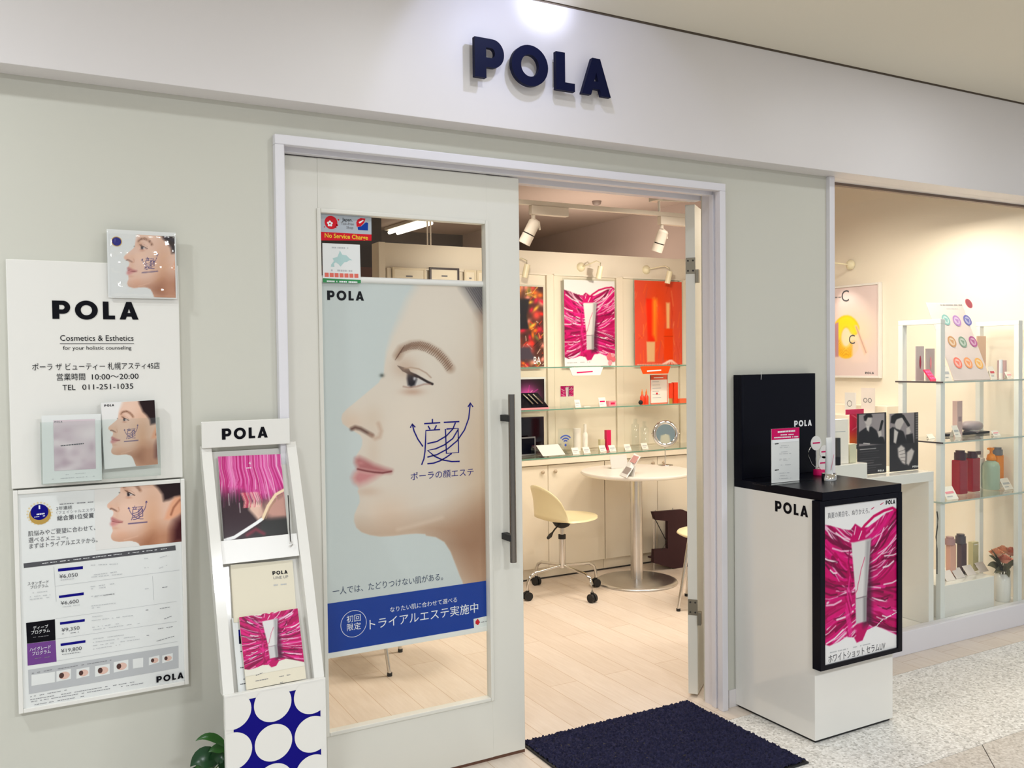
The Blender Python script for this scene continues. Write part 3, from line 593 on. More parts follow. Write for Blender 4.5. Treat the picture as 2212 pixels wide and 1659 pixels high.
def suitman(close):
    def f(X, Y):
        Y = Y*1.44; I = Ink(X, Y, (150, 142, 146)) if not close else Ink(X, Y, (146, 138, 142)); dk = (26, 25, 30); sk = (196, 188, 186)
        if not close:
            I.poly([(.02, 1.0), (.06, .62), (.28, .48), (.5, .46), (.66, .6), (.74, .8), (.9, .84), (.98, 1.1)], dk, .02); I.poly([(.25, .18), (.33, .08), (.45, .08), (.5, .2), (.49, .34), (.42, .42), (.32, .40), (.26, .3)], sk, .02); I.poly([(.24, .24), (.22, .1), (.34, .0), (.48, .02), (.53, .14), (.46, .15), (.36, .14), (.3, .26)], (22, 20, 24), .02)
            I.poly([(.30, .40), (.42, .42), (.40, .62), (.33, .56)], (206, 200, 198), .02); I.line([(.86, .30), (.78, .62)], .085, (24, 23, 27), .01); I.poly([(.70, .64), (.82, .60), (.84, .78), (.74, .84)], sk, .02); I.line([(.22, 1.0), (.42, 1.03)], .03, (220, 216, 214), .02)
            I.poly([(-.1, 1.08), (1.1, 1.08), (1.1, 2.3), (-.1, 2.3)], (44, 42, 46), .01); R = random.Random(3)
            for q in range(11): I.line([(.1, 1.2+q*.08), (.55+.35*R.random(), 1.2+q*.08)], .012 if q else .03, (120, 116, 120) if q else (226, 224, 224), .01, .7)
            I.poly([(-.1, -.1), (.06, -.1), (.06, 1.08), (-.1, 1.08)], (36, 34, 38), .01); I.poly([(.94, -.1), (1.1, -.1), (1.1, 1.08), (.94, 1.08)], (36, 34, 38), .01); I.poly([(-.1, -.1), (1.1, -.1), (1.1, .03), (-.1, .03)], (36, 34, 38), .01)
        else:
            I.poly([(-.05, 1.1), (-.05, .55), (.1, .44), (.3, .5), (.48, .62), (.6, .95), (.62, 1.1)], dk, .02); I.poly([(.16, .25), (.3, .12), (.44, .14), (.5, .3), (.42, .44), (.36, .56), (.22, .5)], sk, .02); I.poly([(.04, .3), (.06, .08), (.25, -.02), (.42, .0), (.5, .14), (.36, .16), (.24, .2), (.17, .34)], (20, 18, 22), .02)
            I.line([(.46, .10), (.66, .42)], .10, (22, 21, 25), .015); I.poly([(.58, .52), (.68, .46), (.74, .64), (.66, .74), (.58, .70)], sk, .02); I.poly([(.56, .74), (.8, .70), (.85, 1.1), (.6, 1.1)], dk, .02); I.poly([(.16, .5), (.3, .62), (.22, 1.0), (.14, .95)], (206, 200, 198), .02)
            I.poly([(.86, -.1), (1.1, -.1), (1.1, 1.02), (.86, 1.02)], (50, 47, 50), .01); I.poly([(-.1, 1.02), (1.1, 1.02), (1.1, 2.4), (-.1, 2.4)], (40, 38, 42), .01)
            I.poly([(.28, 1.16), (.40, 1.06), (.52, 1.16), (.56, 1.42), (.54, 1.72), (.44, 1.66), (.30, 1.44)], (206, 198, 196), .03); I.poly([(.60, 1.32), (.76, 1.2), (.86, 1.3), (.78, 1.56), (.66, 1.76), (.58, 1.7)], (200, 192, 190), .03)
            for q in range(4): I.line([(.32+q*.03, 1.28+q*.1), (.54, 1.22+q*.13)], .014, (60, 54, 56), .02, .8)
            for q in range(11): I.line([(.93, .06+q*.08), (.97, .06+q*.08)], .05, (150, 146, 148), .02, .6)
        return I.C
    return f
def bloom(X, Y):
    I = Ink(X, Y, (214, 198, 204)); R = random.Random(6)
    for q in range(26): I.blob(R.random(), R.random()*1.4, R.uniform(.06, .2), R.uniform(.06, .2), R.choice([(224, 208, 212), (202, 180, 190), (190, 166, 178), (232, 220, 222)]), .8)
    return I.C

# ------------------------------------------------------------------ wall signs left of the door
s = Sheet((-.026, -.022, 1.156)); W0, H0 = .4555, .644
t = T('wall_sign', 'white shop sign with bold black capitals and opening hours, upper of the two wall boards', 'sign', M=s.M)
b = MB(); b.box(-.026, .4295, -.021, 0, 1.156, 1.800, M_WHITE, .003); b.build('sign_board', t)
a = Art(s); o = .0
for tx, p0, p1, kw in (('Cosmetics & Esthetics', (130, 736.2), (288.6, 735.8), dict(hpx=13)), ('for your holistic counseling', (136.2, 755.6), (283.8, 755.2), dict(hpx=8.6)), ('ポーラ ザ ビューティー 札幌アスティ45店', (69.7, 799.4), (345.2, 798.2), dict(hpx=12.4)), ('営業時間', (122.7, 821), (184, 820.3), dict(hpx=12.2)), ('10:00〜20:00', (198.6, 820), (299.4, 819), dict(hpx=12)), ('TEL', (135.2, 843), (163.2, 842.4), dict(hpx=12)), ('011-251-1035', (177.8, 842), (288, 840.8), dict(hpx=12))):
    a.text(tx, p0, p1, M_INK, o+.0006, **kw)
a.pola((113.3, 688.6), (299.4, 691.5), M_INK, .0006, hpx=39.5); a.ribbon([(129.3, 742.4), (289.5, 742.2)], .0016, M_INK, .0006)
a.build('lettering', t)
# clear pockets and the leaflets in them
def pocket(px4, label, y, dep):
    P = [AT(p[0], p[1], y=y) for p in px4]; x0, x1 = P[0][0], P[1][0]; z1 = (P[0][2]+P[1][2])/2; z0 = (P[2][2]+P[3][2])/2
    t = T('leaflet_holder', label, 'leaflet holder', (x0, y, z0)); b = MB(); b.box(x0, x1, y, y+.002, z0, z1, M_ACRYL); b.build('front_plate', t)
    b = MB(); b.box(x0, x0+.002, y+.002, -.023, z0, z1, M_ACRYL); b.box(x1-.002, x1, y+.002, -.023, z0, z1, M_ACRYL); b.box(x0+.002, x1-.002, y+.002, -.023, z0, z0+.002, M_ACRYL); b.build('side_wall', t); return t, x0, x1, z0
pocket([(86, 912), (217, 908), (218, 1040), (90, 1046)], 'clear acrylic pocket holding the pale pink leaflet', -.062, .04)
pocket([(219, 906), (345, 902), (345, 1028), (224, 1034)], 'clear acrylic pocket holding the woman-profile leaflet', -.062, .04)
def leaflet(name, label, cat, P4, y, th, group=None, tilt=True):
    A = [AT(p[0], p[1], y=y) for p in P4]; U = np.array(A[2])-A[3]; wv = np.linalg.norm(U); U /= wv; V = np.array([-U[2], 0, U[0]]); h = (np.linalg.norm(A[0]-A[3])+np.linalg.norm(A[1]-A[2]))/2
    sh = Sheet(A[3], U, V); t = T(name, label, cat, M=sh.M, group=group); b = MB(); b.box(0, wv, 0, th, 0, h, M_WPAPER); b.build('paper', t, local=True); return t, sh, wv, h
t, sh, wv, h = leaflet('leaflet', 'white leaflet with a pale pink photo panel, left of the woman-profile leaflet', 'leaflet', [(89.4, 898.5), (217.3, 893.3), (220.4, 1036.8), (92.5, 1045)], -.054, .006)
u0, v0 = sh.uv(117.4, 1017.5); u1, v1 = sh.uv(205, 905); picture('picture', t, sh, u0, v0, u1, v1, .0006, 30, 40, bloom)
a = Art(sh); a.pola((117.5, 913), (135, 912), M_GREY, .001); a.dashes((131, 963), (181, 958), M_DGREY, .001, .003, 3, .9, .005); a.dashes((112, 1035), (211, 1028), M_LGREY, .0006, .0016, 5); a.dashes((135, 1026), (185, 1021.5), M_LGREY, .0006, .0014, 6); a.build('lettering', t)
t, sh, wv, h = leaflet('leaflet', 'glossy leaflet with a woman in profile standing in the right pocket of the wall sign', 'leaflet', [(220.4, 869.4), (332.7, 864.2), (342, 1003.5), (225.6, 1014)], -.050, .012)
picture('picture', t, sh, .001, .001, wv-.001, h-.001, .0006, 110, 140, smallface(268.2, 905.8, .228), M_PRINTG, px=True)
a = Art(sh); a.pola((225.5, 878.5), (246.5, 877), M_INK, .0012, hpx=4.5); a.build('lettering', t)
# plastic sleeve over the sign's corner
sh = Sheet(AT(239, 640, y=-.034)); u1, v1 = sh.uv(377, 511)
t = T('plastic_sleeve', 'crinkled clear plastic packet with a small profile leaflet, over the upper sign corner', 'packet', M=sh.M)
b = MB(); b.box(-.006, u1+.004, .002, .006, -.004, v1+.012, M_WPAPER, .001); b.build('backing_card', t, local=True)
picture('picture', t, sh, 0, 0, u1, v1, -.0012, 80, 70, smallface(306.7, 534.5, .258, (222, 224, 222)), M_PRINTG, px=True)
a = Art(sh); uu, vv = sh.uv(252, 521.6); a.disc(uu, vv, .0125, M_DBLUE, -.0006); a.ring(uu, vv, .0145, .0022, M_GOLD, -.0006); a.build('badge', t)
R = random.Random(8); nx, ny = 26, 22; V = []; F = []
for j in range(ny):
    for i in range(nx):
        e = min(i, j, nx-1-i, ny-1-j); V.append((-.008+(u1+.014)*i/(nx-1), -.001-(.004+.0045*R.random() if e > 0 else 0), -.006+(v1+.018)*j/(ny-1)))
for j in range(ny-1):
    for i in range(nx-1): F.append([j*nx+i, j*nx+i+1, (j+1)*nx+i+1, (j+1)*nx+i])
b = MB(); b.add(V, F, glass('crinkled_film', (253, 253, 253), .06, .07), True); b.build('film', t, local=True)

# framed menu board below
s = Sheet((-.0235, -.020, .520)); t = T('menu_board', 'white framed beauty menu with prices, lower of the two wall boards', 'notice board', M=s.M); FW, FH = .457, .632
b = Art(s); fr = .012
for u0, v0, u1, v1 in ((0, 0, fr, FH), (FW-fr, 0, FW, FH), (fr, 0, FW-fr, fr), (fr, FH-fr, FW-fr, FH)): b.box(u0, u1, -.006, .019, v0, v1, M_WHITE, .002)
b.build('frame', t)
b = Art(s); b.box(fr, FW-fr, 0, .015, fr, FH-fr, M_WPAPER); b.build('sheet', t)
u0, v0 = s.uv(206, 1199); u1, v1 = s.uv(389, 1037)
u0, v0 = s.uv(207, 1196)[0], s.uv(391, 1170)[1]; u1, v1 = FW-fr, FH-fr
picture('picture', t, s, u0, v0, u1, v1, .0005, 170, 150, smallface(277.2, 1067, .305, (226, 224, 220)), px=True)
a = Art(s); z3 = lambda P: cz(P, 0, 1030, 5.267); z4 = lambda P: cz(P, 20, 1270, 5.53)
a.px(z3([(268, 985), (1995, 780), (2000, 835), (272, 1038)]), M_DGREY, .0006)
for P in ([(660, 1045), (943, 1016), (943, 1048), (660, 1078)],): a.px(z3(P), M_DBLUE, .0006)
for P in ([(593, 92), (890, 52), (890, 84), (595, 122)], [(605, 410), (902, 370), (902, 400), (607, 440)], [(612, 665), (910, 622), (910, 652), (614, 695)]): a.px(z4(P), M_DBLUE, .0006)
a.px(z4([(200, 418), (545, 373), (553, 622), (212, 666)]), M_INK, .0006); a.px(z4([(212, 668), (553, 625), (565, 880), (220, 928)]), mat('purple_print', (112, 66, 138), .4, spec=.14, var=0), .0006)
a.px(z4([(225, 980), (2020, 690), (2022, 955), (235, 1268)]), M_LGREY, .0005)
for P in ([(555, 368), (2000, 160)], [(560, 610), (2000, 400)], [(570, 872), (2010, 640)]): a.ribbon(z4(P), .0008, M_LGREY, .0006)
for P in ([(625, 1245), (2040, 1060)], [(612, 1020), (640, 1420)], [(1735, 1130), (1750, 1400)]): a.ribbon(z3(P), .0008, M_LGREY, .0006)
for cx, cy, r in ((650, 1045, 62), (880, 1015, 55), (1112, 985, 62), (1335, 935, 62), (1730, 865, 45), (1890, 840, 45)):
    a.px(z4([(cx-r*1.4, cy-r+12), (cx+r*1.4, cy-r-18), (cx+r*1.4, cy+r-22), (cx-r*1.4, cy+r+14)]), M_WPAPER, .0007)
    u, v = s.uv(*z4([(cx+8, cy)])[0]); a.disc(u, v, .0135*r/60, mat('skin_print', (222, 186, 172), .5, spec=.14, var=0), .0009, .0105*r/60); u, v = s.uv(*z4([(cx-25*r/60, cy)])[0]); a.disc(u, v, .0062*r/60, mat('hair_print', (84, 58, 54), .5, spec=.14, var=0), .0011, .0078*r/60)
a.px(z4([(1475, 850), (1600, 832), (1600, 945), (1478, 962)]), M_WPAPER, .0007); a.px(z4([(265, 1040), (545, 1000), (545, 1125), (265, 1170)]), M_WPAPER, .0007)
u, v = s.uv(85.4, 1106); a.disc(*s.uv(86.5, 1112), .0275, M_GOLD, .0006); a.disc(u, v, .0225, M_DBLUE, .0009)
for q in range(22): th2 = q/22*6.283; a.disc(u+.0305*math.cos(th2), v-.004+.0305*math.sin(th2), .0028, mat('pale_gold_print', (222, 206, 168), .5, spec=.14, var=0), .0005, n=8)
a.build('printed_blocks', t)
a = Art(s)
def mt(tx, P, m=M_DGREY, bold=0, zf=z3, hpx=None): Q = zf(P); a.text(tx, Q[0], Q[1], m, .0012, bold=bold, hpx=hpx)
mt('2年連続', [(640, 378), (820, 366)], hpx=6.5); mt('〈フェイシャルエステ〉', [(640, 425), (1080, 398)], M_GREY, hpx=6); mt('総合第1位受賞', [(650, 495), (1068, 460)], hpx=8.5, bold=.01)
mt('肌悩みやご要望に合わせて、', [(320, 672), (1085, 600)], hpx=9); mt('選べるメニュー。', [(325, 747), (775, 706)], hpx=9); mt('まずはトライアルエステから。', [(335, 815), (1110, 738)], hpx=9)
mt('¥6,050', [(675, 1156), (885, 1134)], hpx=8.5); mt('¥6,600', [(615, 203), (830, 178)], zf=z4, hpx=8); mt('¥9,350', [(625, 525), (840, 498)], zf=z4, hpx=8); mt('¥19,800', [(618, 775), (865, 742)], zf=z4, hpx=8)
mt('ディープ', [(285, 500), (465, 472)], M_WINK, zf=z4, hpx=6.5); mt('プログラム', [(262, 553), (485, 523)], M_WINK, zf=z4, hpx=6.5); mt('ハイグレード', [(245, 757), (495, 722)], M_WINK, zf=z4, hpx=6.5); mt('プログラム', [(275, 805), (495, 774)], M_WINK, zf=z4, hpx=6.5)
mt('スタンダード', [(315, 1235), (555, 1205)], hpx=6); mt('プログラム', [(345, 1275), (550, 1248)], hpx=6); mt('1', [(440, 365), (458, 363)], M_WINK, hpx=8, bold=.02)
a.dashes((74, 1112), (97, 1109), M_WINK, .0013, .004, 2, .9, .004); a.dashes((74, 1117), (97, 1114), M_WINK, .0013, .002, 4)
a.dashes(*z3([(640, 315), (1065, 285)]), M_GREY, .0012, .0024, 2)
for k, (p, q) in enumerate((((1015, 1005), (1350, 990)), ((1030, 1120), (1330, 1080)), ((1040, 1140), (1390, 1105)), ((1030, 1250), (1330, 1210)), ((1035, 1275), (1200, 1255)), ((1040, 1370), (1300, 1330)), ((1640, 930), (1690, 925)), ((1800, 925), (1900, 895)), ((1640, 1035), (1690, 1030)), ((1810, 1040), (1900, 1005)), ((1650, 1275), (1690, 1270)), ((480, 985), (1900, 815)), ((370, 1320), (540, 1300)), ((340, 1365), (570, 1340)), ((340, 1395), (560, 1370)), ((690, 1175), (900, 1150)), ((1820, 1262), (1910, 1250)))): a.dashes(*z3([p, q]), M_WINK if k == 11 else M_GREY if k == 16 else M_LGREY, .0013, .0018, k+1)
for k, (p, q) in enumerate((((610, 230), (850, 200)), ((980, 100), (1260, 70)), ((980, 215), (1270, 180)), ((985, 240), (1130, 225)), ((990, 345), (1110, 330)), ((985, 390), (1500, 325)), ((990, 470), (1310, 425)), ((1000, 500), (1560, 420)), ((1000, 610), (1370, 560)), ((1000, 650), (1500, 580)), ((1000, 690), (1560, 610)), ((1000, 730), (1400, 665)), ((1630, 265), (1670, 260)), ((1770, 250), (1940, 225)), ((1850, 370), (1940, 335)), ((1760, 490), (1960, 460)), ((1640, 568), (1680, 562)), ((1760, 635), (1970, 575)), ((270, 1020), (510, 975)), ((560, 970), (1220, 860)), ((250, 1300), (700, 1215)), ((250, 1335), (1500, 1120)), ((260, 1360), (1600, 1135)), ((300, 1395), (900, 1290)), ((630, 550), (830, 525)), ((630, 795), (850, 765)), ((285, 590), (470, 568)), ((290, 845), (490, 820)))): a.dashes(*z4([p, q]), M_GREY if k > 11 else M_LGREY, .0013, .0016, k+40)
Q = z4([(1755, 1125), (2078, 1066)]); a.pola(Q[0], Q[1], M_INK, .0066, hpx=13.5)
a.build('lettering', t)

# ------------------------------------------------------------------ poster and stickers on the door glass
s = Sheet((.897, .0905, .484)); t = T('hanging_poster', 'large woman-profile poster with a blue banner hanging behind the door glass', 'poster', M=s.M)
uT = s.uv(1047, 621)[1]; PW = .628; vB = s.uv(708.6, 1303.8)[1]
a = Art(s); a.box(0, PW, .0005, .0015, .012, uT+.012, M_WPAPER); a.build('sheet', t)
picture('picture', t, s, 0, vB-.002, PW, uT+.004, .0006, 300, 560, lambda X, Y: face(X, Y, (203, 208, 208), (222, 208, 196)), px=True)
a = Art(s); a.rect(0, .018, PW, vB, M_BLUE, .0010); a.build('banner', t)
a = Art(s); a.cyl((0, .001, uT+.012), (PW, .001, uT+.012), .0115, M_WPLASTIC, n=14); a.build('top_rail', t)
a = Art(s); a.box(0, PW, -.004, .008, 0, .019, M_WPLASTIC, .002); a.build('bottom_rail', t)
a = Art(s)
for L in LOGO: a.ribbon(L, .0050, M_DBLUE, .0014)
a.build('face_mark', t)
a = Art(s); P = _za([(203, 995), (550, 1004)]); a.pola(P[0], P[1], M_INK, .0014, hpx=20.5)
P = _zb([(903, 1120), (1497, 1080)]); a.text('ポーラの顔エステ', P[0], P[1], M_DBLUE, .0014, hpx=13.5)
P = _zc([(128, 415), (920, 310)]); a.text('一人では、たどりつけない肌がある。', P[0], P[1], mat('slate_print', (66, 78, 104), .5, spec=.14, var=0), .0014, hpx=13)
P = _zc([(540, 538), (1020, 462)]); a.text('なりたい肌に合わせて選べる', P[0], P[1], M_WINK, .0016, hpx=9)
P = _zc([(393, 660), (1172, 536)]); a.text('トライアルエステ実施中', P[0], P[1], M_WINK, .0016, hpx=18)
P = _zc([(228, 612), (328, 598), (230, 671), (330, 657), (278, 622)]); a.text('初回', P[0], P[1], M_WINK, .0016, hpx=12); a.text('限定', P[2], P[3], M_WINK, .0016, hpx=12)
u, v = s.uv(*P[4]); a.ring(u, v, .047, .0016, M_WINK, .0016, 40); a.build('lettering', t)
a = Art(s); a.px(_zc([(1138, 588), (1252, 562), (1252, 637), (1142, 654)]), M_WPAPER, .0018); a.px(_zc([(1168, 585), (1185, 610), (1170, 632), (1152, 622), (1152, 605)]), M_RED, .0022); a.dashes(*_zc([(1190, 612), (1235, 603)]), M_GREY, .0022, .003, 3); a.build('corner_sticker', t)
sg = Sheet((.90, .0788, 1.8))
t = T('sticker', 'grey and red shop sticker in the upper left corner of the door glass', 'sticker', M=sg.M); a = Art(sg)
a.px(_za([(141, 158), (620, 196), (622, 378), (145, 352)]), mat('silver_print', (176, 184, 192), .4, spec=.14, var=0), .0002); a.px(_za([(145, 352), (622, 378), (622, 436), (148, 434)]), M_RED, .0002); a.build('backing', t)
a = Art(sg); u, v = sg.uv(*_za([(240, 265)])[0]); a.disc(u, v, .0225, M_RED, .0005)
for q in range(5): th2 = q*1.2566+1.57; a.disc(u-.004+.0065*math.cos(th2), v-.004+.0065*math.sin(th2), .004, M_WINK, .0008, n=12)
for dx, dy, r in ((70, -25, 3), (58, 25, 3.5), (45, 45, 2.5), (-62, 42, 2.2)): q = sg.uv(*_za([(240+dx, 265+dy)])[0]); a.disc(q[0], q[1], r*.001, M_RED, .0005, n=10)
a.px(_za([(478, 265), (490, 238), (520, 222), (565, 228), (552, 268), (520, 302), (482, 305)]), M_RED, .0005); a.px(_za([(500, 262), (540, 240), (548, 248), (510, 275)]), M_WINK, .0008); a.px(_za([(525, 300), (568, 262), (590, 268), (588, 340), (495, 335), (490, 310)]), M_BLUE, .0004)
a.build('emblem', t)
a = Art(sg)
for tx, P, m in (('Japan.', [(345, 250), (442, 254)], M_INK), ('Tax-free', [(332, 285), (455, 290)], M_GREY), ('Shop', [(385, 322), (450, 325)], M_GREY)): P = _za(P); a.text(tx, P[0], P[1], m, .0008, bold=.012, sy=1.0)
P = _za([(180, 405), (588, 418)]); a.text('No Service Charge', P[0], P[1], mat('yellow_print', (236, 196, 60), .4, spec=.14, var=0), .0008, bold=.02, sy=1.05); a.build('lettering', t)
t = T('sticker', 'white square sticker with a pale green island map, below the grey and red one', 'sticker', M=sg.M); a = Art(sg)
a.px(_za([(158, 458), (512, 474), (521, 835), (163, 828)]), M_WPAPER, .0002); a.px(_za([(163, 790), (521, 806), (521, 838), (164, 830)]), mat('green_print', (58, 140, 84), .4, spec=.14, var=0), .0004); a.build('backing', t)
a = Art(sg); a.px(_za([(325, 530), (345, 568), (385, 575), (412, 602), (440, 622), (415, 620), (390, 636), (365, 640), (330, 680), (312, 658), (285, 640), (268, 652), (272, 684), (238, 682), (242, 660), (268, 628), (255, 602), (300, 590)]), mat('mint_print', (176, 206, 204), .5, spec=.14, var=0), .0006)
for q in range(7): x = 180+q*46.5; y = 738+q*1.6; a.px(_za([(x, y), (x+38, y+1), (x+39, y+40), (x+1, y+39)]), mat('coral_print', (222, 112, 98), .5, spec=.14, var=0), .0006)
a.build('island_map', t)
a = Art(sg)
P = _za([(248, 500), (402, 506), (240, 715), (440, 722), (200, 818), (490, 828)]); a.dashes(P[0], P[1], M_LGREY, .0006, .005, 3); a.dashes(P[2], P[3], M_LGREY, .0006, .006, 5); a.dashes(P[4], P[5], M_WINK, .0008, .005, 7)
a.build('lettering', t)

# ------------------------------------------------------------------ brochure stand, plant
X0, X1 = .483, .757
t = T('brochure_stand', 'white leaning brochure stand with blue circle pattern on its lower front', 'stand', (.62, -.15, 0))
b = MB(); b.box(X0, X1-.004, -.045, -.03, 1.243, 1.324, M_WHITE, .002); b.build('header_board', t)
zt, zb, yt, yb2 = 1.247, .560, -.030, -.300
def rail(x0, x1):
    b = MB(); n = 10; P = []
    for k in range(n+1):
        f = k/n; z = zt+(zb-zt)*f; y = yt+(yb2-yt)*f-.010*math.sin(math.pi*f); P.append((y, z))
    Q = [(x0, y, z) for y, z in P]+[(x0, min(y+.040, -.006), z) for y, z in reversed(P)]
    b.prism(Q, (x1-x0, 0, 0), M_WHITE); return b
rail(X0, X0+.030).build('side_rail', t); rail(X1-.012, X1+.018).build('side_rail', t)
X1 += .018
slope = Sheet((X0, yb2, zb), (1, 0, 0), (0, yt-yb2, zt-zb)); SLL = math.hypot(yt-yb2, zt-zb)
def sb(a, u0, u1, w0, w1, v0, v1, m, bev=0): a.box(u0, u1, -w1, -w0, v0, v1, m, bev, M=slope.M); return a
b = MB(); sb(b, .028, X1-X0-.028, -.036, -.030, 0, SLL-.01, M_WHITE); b.build('back_panel', t)
b = MB(); b.box(X0, X1, yb2-.012, yb2+.004, .03, .566, M_WHITE, .002); b.build('front_skirt', t)
b = MB(); b.box(X0, X0+.012, yb2+.004, -.02, .03, .30, M_WHITE); b.build('side_panel', t); b = MB(); b.box(X1-.012, X1, yb2+.004, -.02, .03, .30, M_WHITE); b.build('side_panel', t)
b = MB(); b.box(X0-.01, X1+.01, yb2-.03, -.015, 0, .03, M_WHITE, .004); b.build('base', t)
sk = Sheet((X0, yb2-.012, 0)); a = Art(sk)
cu, cv = sk.uv(590.9, 1604); SPC = sk.uv(675.3, 1583)[0]-cu; x0, x1 = sk.uv(505, 1600)[0], sk.uv(692.5, 1560)[0]; vt = cv+SPC*1.22
a.rect(x0, .04, x1, vt, M_DBLUE, .0006)
for i in (-1, 0, 1):
    for j in (-4, -3, -2, -1, 0, 1): a.disc(cu+i*SPC, cv+j*SPC, SPC*.468, M_WHITE, .0012, clip=(.002, .032, X1-X0-.002, .56), n=48)
a.build('circle_pattern', t)
a = Art(Sheet((X0, -.0455, 1.243))); a.pola((479.5, 950), (578.5, 947), M_INK, .0006, hpx=24); a.build('lettering', t)
for v0, v1 in ((slope.uv(500, 1217)[1], slope.uv(487, 1168)[1]),):
    b = MB(); sb(b, .031, X1-X0-.031, -.004, 0, v0, v1, M_WPLASTIC if v0 else M_WHITE); b.build('pocket_front', t)
def onstand(name, label, P4, off, th, cat='brochure'):
    sh0 = Sheet(slope.world(0, 0, off), slope.U, slope.V); A = [np.array(sh0.uv(*p)) for p in P4]; U2 = A[2]-A[3]; w2 = np.linalg.norm(U2); U2 /= w2; h2 = (np.linalg.norm(A[0]-A[3])+np.linalg.norm(A[1]-A[2]))/2
    U = slope.U*U2[0]+slope.V*U2[1]; V = -slope.U*U2[1]+slope.V*U2[0]; sh = Sheet(sh0.world(*A[3]), U, V); t = T(name, label, cat, M=sh.M); b = MB(); b.box(0, w2, 0, th, 0, h2, M_WPAPER); b.build('paper', t, local=True); return t, sh, w2, h2
t, sh, w2, h2 = onstand('magazine', 'magazine with pink hair on the cover, top row of the brochure stand', [(466.8, 986.3), (609, 981), (623, 1163), (484, 1175)], -.012, .010)
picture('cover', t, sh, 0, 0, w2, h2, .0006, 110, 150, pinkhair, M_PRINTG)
a = Art(sh); P = cz([(725, 570), (745, 568), (700, 605), (765, 602)], 380, 880, 4.609); a.text('4', P[0], P[1], M_WINK, .0012); a.dashes(P[2], P[3], M_WINK, .0012, .003, 3); a.build('lettering', t)
t, sh, w2, h2 = onstand('catalogue', 'plain cream catalogue in the middle row of the brochure stand', [(497, 1221), (629, 1209), (641, 1330), (505, 1345)], -.014, .012)
o = bpy.data.objects[[c.name for c in t.children][0]]; o.data.materials[0] = mat('cream_paper', (222, 214, 192), .5, var=.01)
a = Art(sh); P = cz([(682, 152), (800, 142), (690, 185), (805, 178), (690, 232), (800, 222)], 400, 1200, 3.614); a.pola(P[0], P[1], M_INK, .0008, hpx=8); a.text('LINE UP', P[2], P[3], M_GREY, .0008, sy=.9); a.dashes(P[4], P[5], M_LGREY, .0008, .004, 4); a.build('lettering', t)
t, sh, w2, h2 = onstand('leaflet', 'magenta brush-stroke leaflet in the lowest row of the brochure stand', [(521.8, 1331.4), (646, 1315), (661.5, 1465.6), (532.8, 1490.5)], -.002, .006, 'leaflet')
t.children[0].data.materials[0] = mat('cream_paper')
picture('picture', t, sh, 0, h2*.18, w2, h2, .0006, 100, 120, lambda X, Y: magenta(X, Y+.18, 7, 1.20, (224, 220, 206)), M_PRINT)
a = Art(sh); P = cz([(530, 945), (605, 915), (525, 985), (655, 960), (735, 945), (820, 930), (720, 1000), (770, 985)], 400, 1200, 3.614)
for k in range(0, 8, 2): a.dashes(P[k], P[k+1], M_GREY, .0008, .002, k)
a.build('lettering', t)
t, sh, w2, h2 = onstand('paper_stack', 'sheaf of printed sheets showing behind the magenta leaflet', [(505, 1335), (612, 1320), (628, 1475), (515, 1495)], -.016, .008, 'papers')
a = Art(sh); P = cz([(415, 580), (470, 575), (470, 685), (420, 690)], 400, 1200, 3.614); a.px(P, M_DBLUE, .0008); P = cz([(420, 630), (470, 628), (470, 686), (422, 690)], 400, 1200, 3.614); a.px(P, M_INK, .001)
for k, y in enumerate((745, 872, 965, 1000)): P = cz([(430, y+5), (480, y-3)], 400, 1200, 3.614); a.dashes(P[0], P[1], M_DGREY, .001, .0025, k, .9)
a.build('printed_blocks', t)
# metal clip cord on the right rail
b = MB(); P = cz([(1112, 880), (1125, 1080), (1128, 1200), (1135, 1300), (1140, 1340)], 380, 880, 4.609); Q = [slope.world(*slope.uv(*p), .006) for p in P]; b.tube(Q, .0016, M_DARK, 6)
P = cz([(1130, 1350), (1150, 1345), (1155, 1370), (1140, 1392), (1128, 1380)], 380, 880, 4.609); b.tube([slope.world(*slope.uv(*p), .008) for p in P], .0018, M_STEEL, 6); tag(b.build('hook_cord'), 'dark cord with a little metal hook along the stand\'s right rail', 'cord')

t = T('potted_plant', 'green leafy potted plant on the floor beside the brochure stand', 'plant', (.385, -.165, 0))
PL = (.385, -.165)
b = MB(); b.lathe((PL[0], PL[1], 0), [(.055, 0), (.075, .13), (.080, .13), (.080, .145), (.070, .145), (.066, .125)], mat('clay_pot', (150, 96, 70), .7)); b.build('pot', t)
b = MB(); b.lathe((PL[0], PL[1], .118), [(.001, .004), (.068, 0)], mat('potting_soil', (50, 38, 30), .9)); b.build('soil', t)
M_LEAF = mat('green_leaf', (40, 92, 30), .3, var=.3, vscale=30); M_LEAF2 = mat('dark_green_leaf', (16, 62, 26), .3, var=.25, vscale=30)
def leaf(tip, mid, base, wd, m, roll=0.0):
    tip, mid, base = [np.array(p, float) for p in (tip, mid, base)]; n = 9; V = []; F = []
    for k in range(n+1):
        f = k/n; p = (1-f)**2*base+2*f*(1-f)*mid+f*f*tip; d = 2*(1-f)*(mid-base)+2*f*(tip-mid); d /= np.linalg.norm(d); sd = np.cross(d, np.array([math.sin(roll), -math.cos(roll)*.9, .45])); sd /= np.linalg.norm(sd); up = np.cross(sd, d)
        ww = wd*math.sin(math.pi*min(1, (f*.95+.04)**.85))*(1.15-.35*f)
        for j, q in enumerate((-1, -.5, 0, .5, 1)): V.append(p+sd*ww*q+up*ww*.25*abs(q))
    for k in range(n):
        for j in range(4): F.append([k*5+j, k*5+j+1, k*5+j+6, k*5+j+5])
    b = MB(); b.add(V, F, m, True); return b
yp = -.20; G = lambda x, y, yy=yp: AT(x, y, y=yy)
stem0 = np.array([PL[0], PL[1], .12])
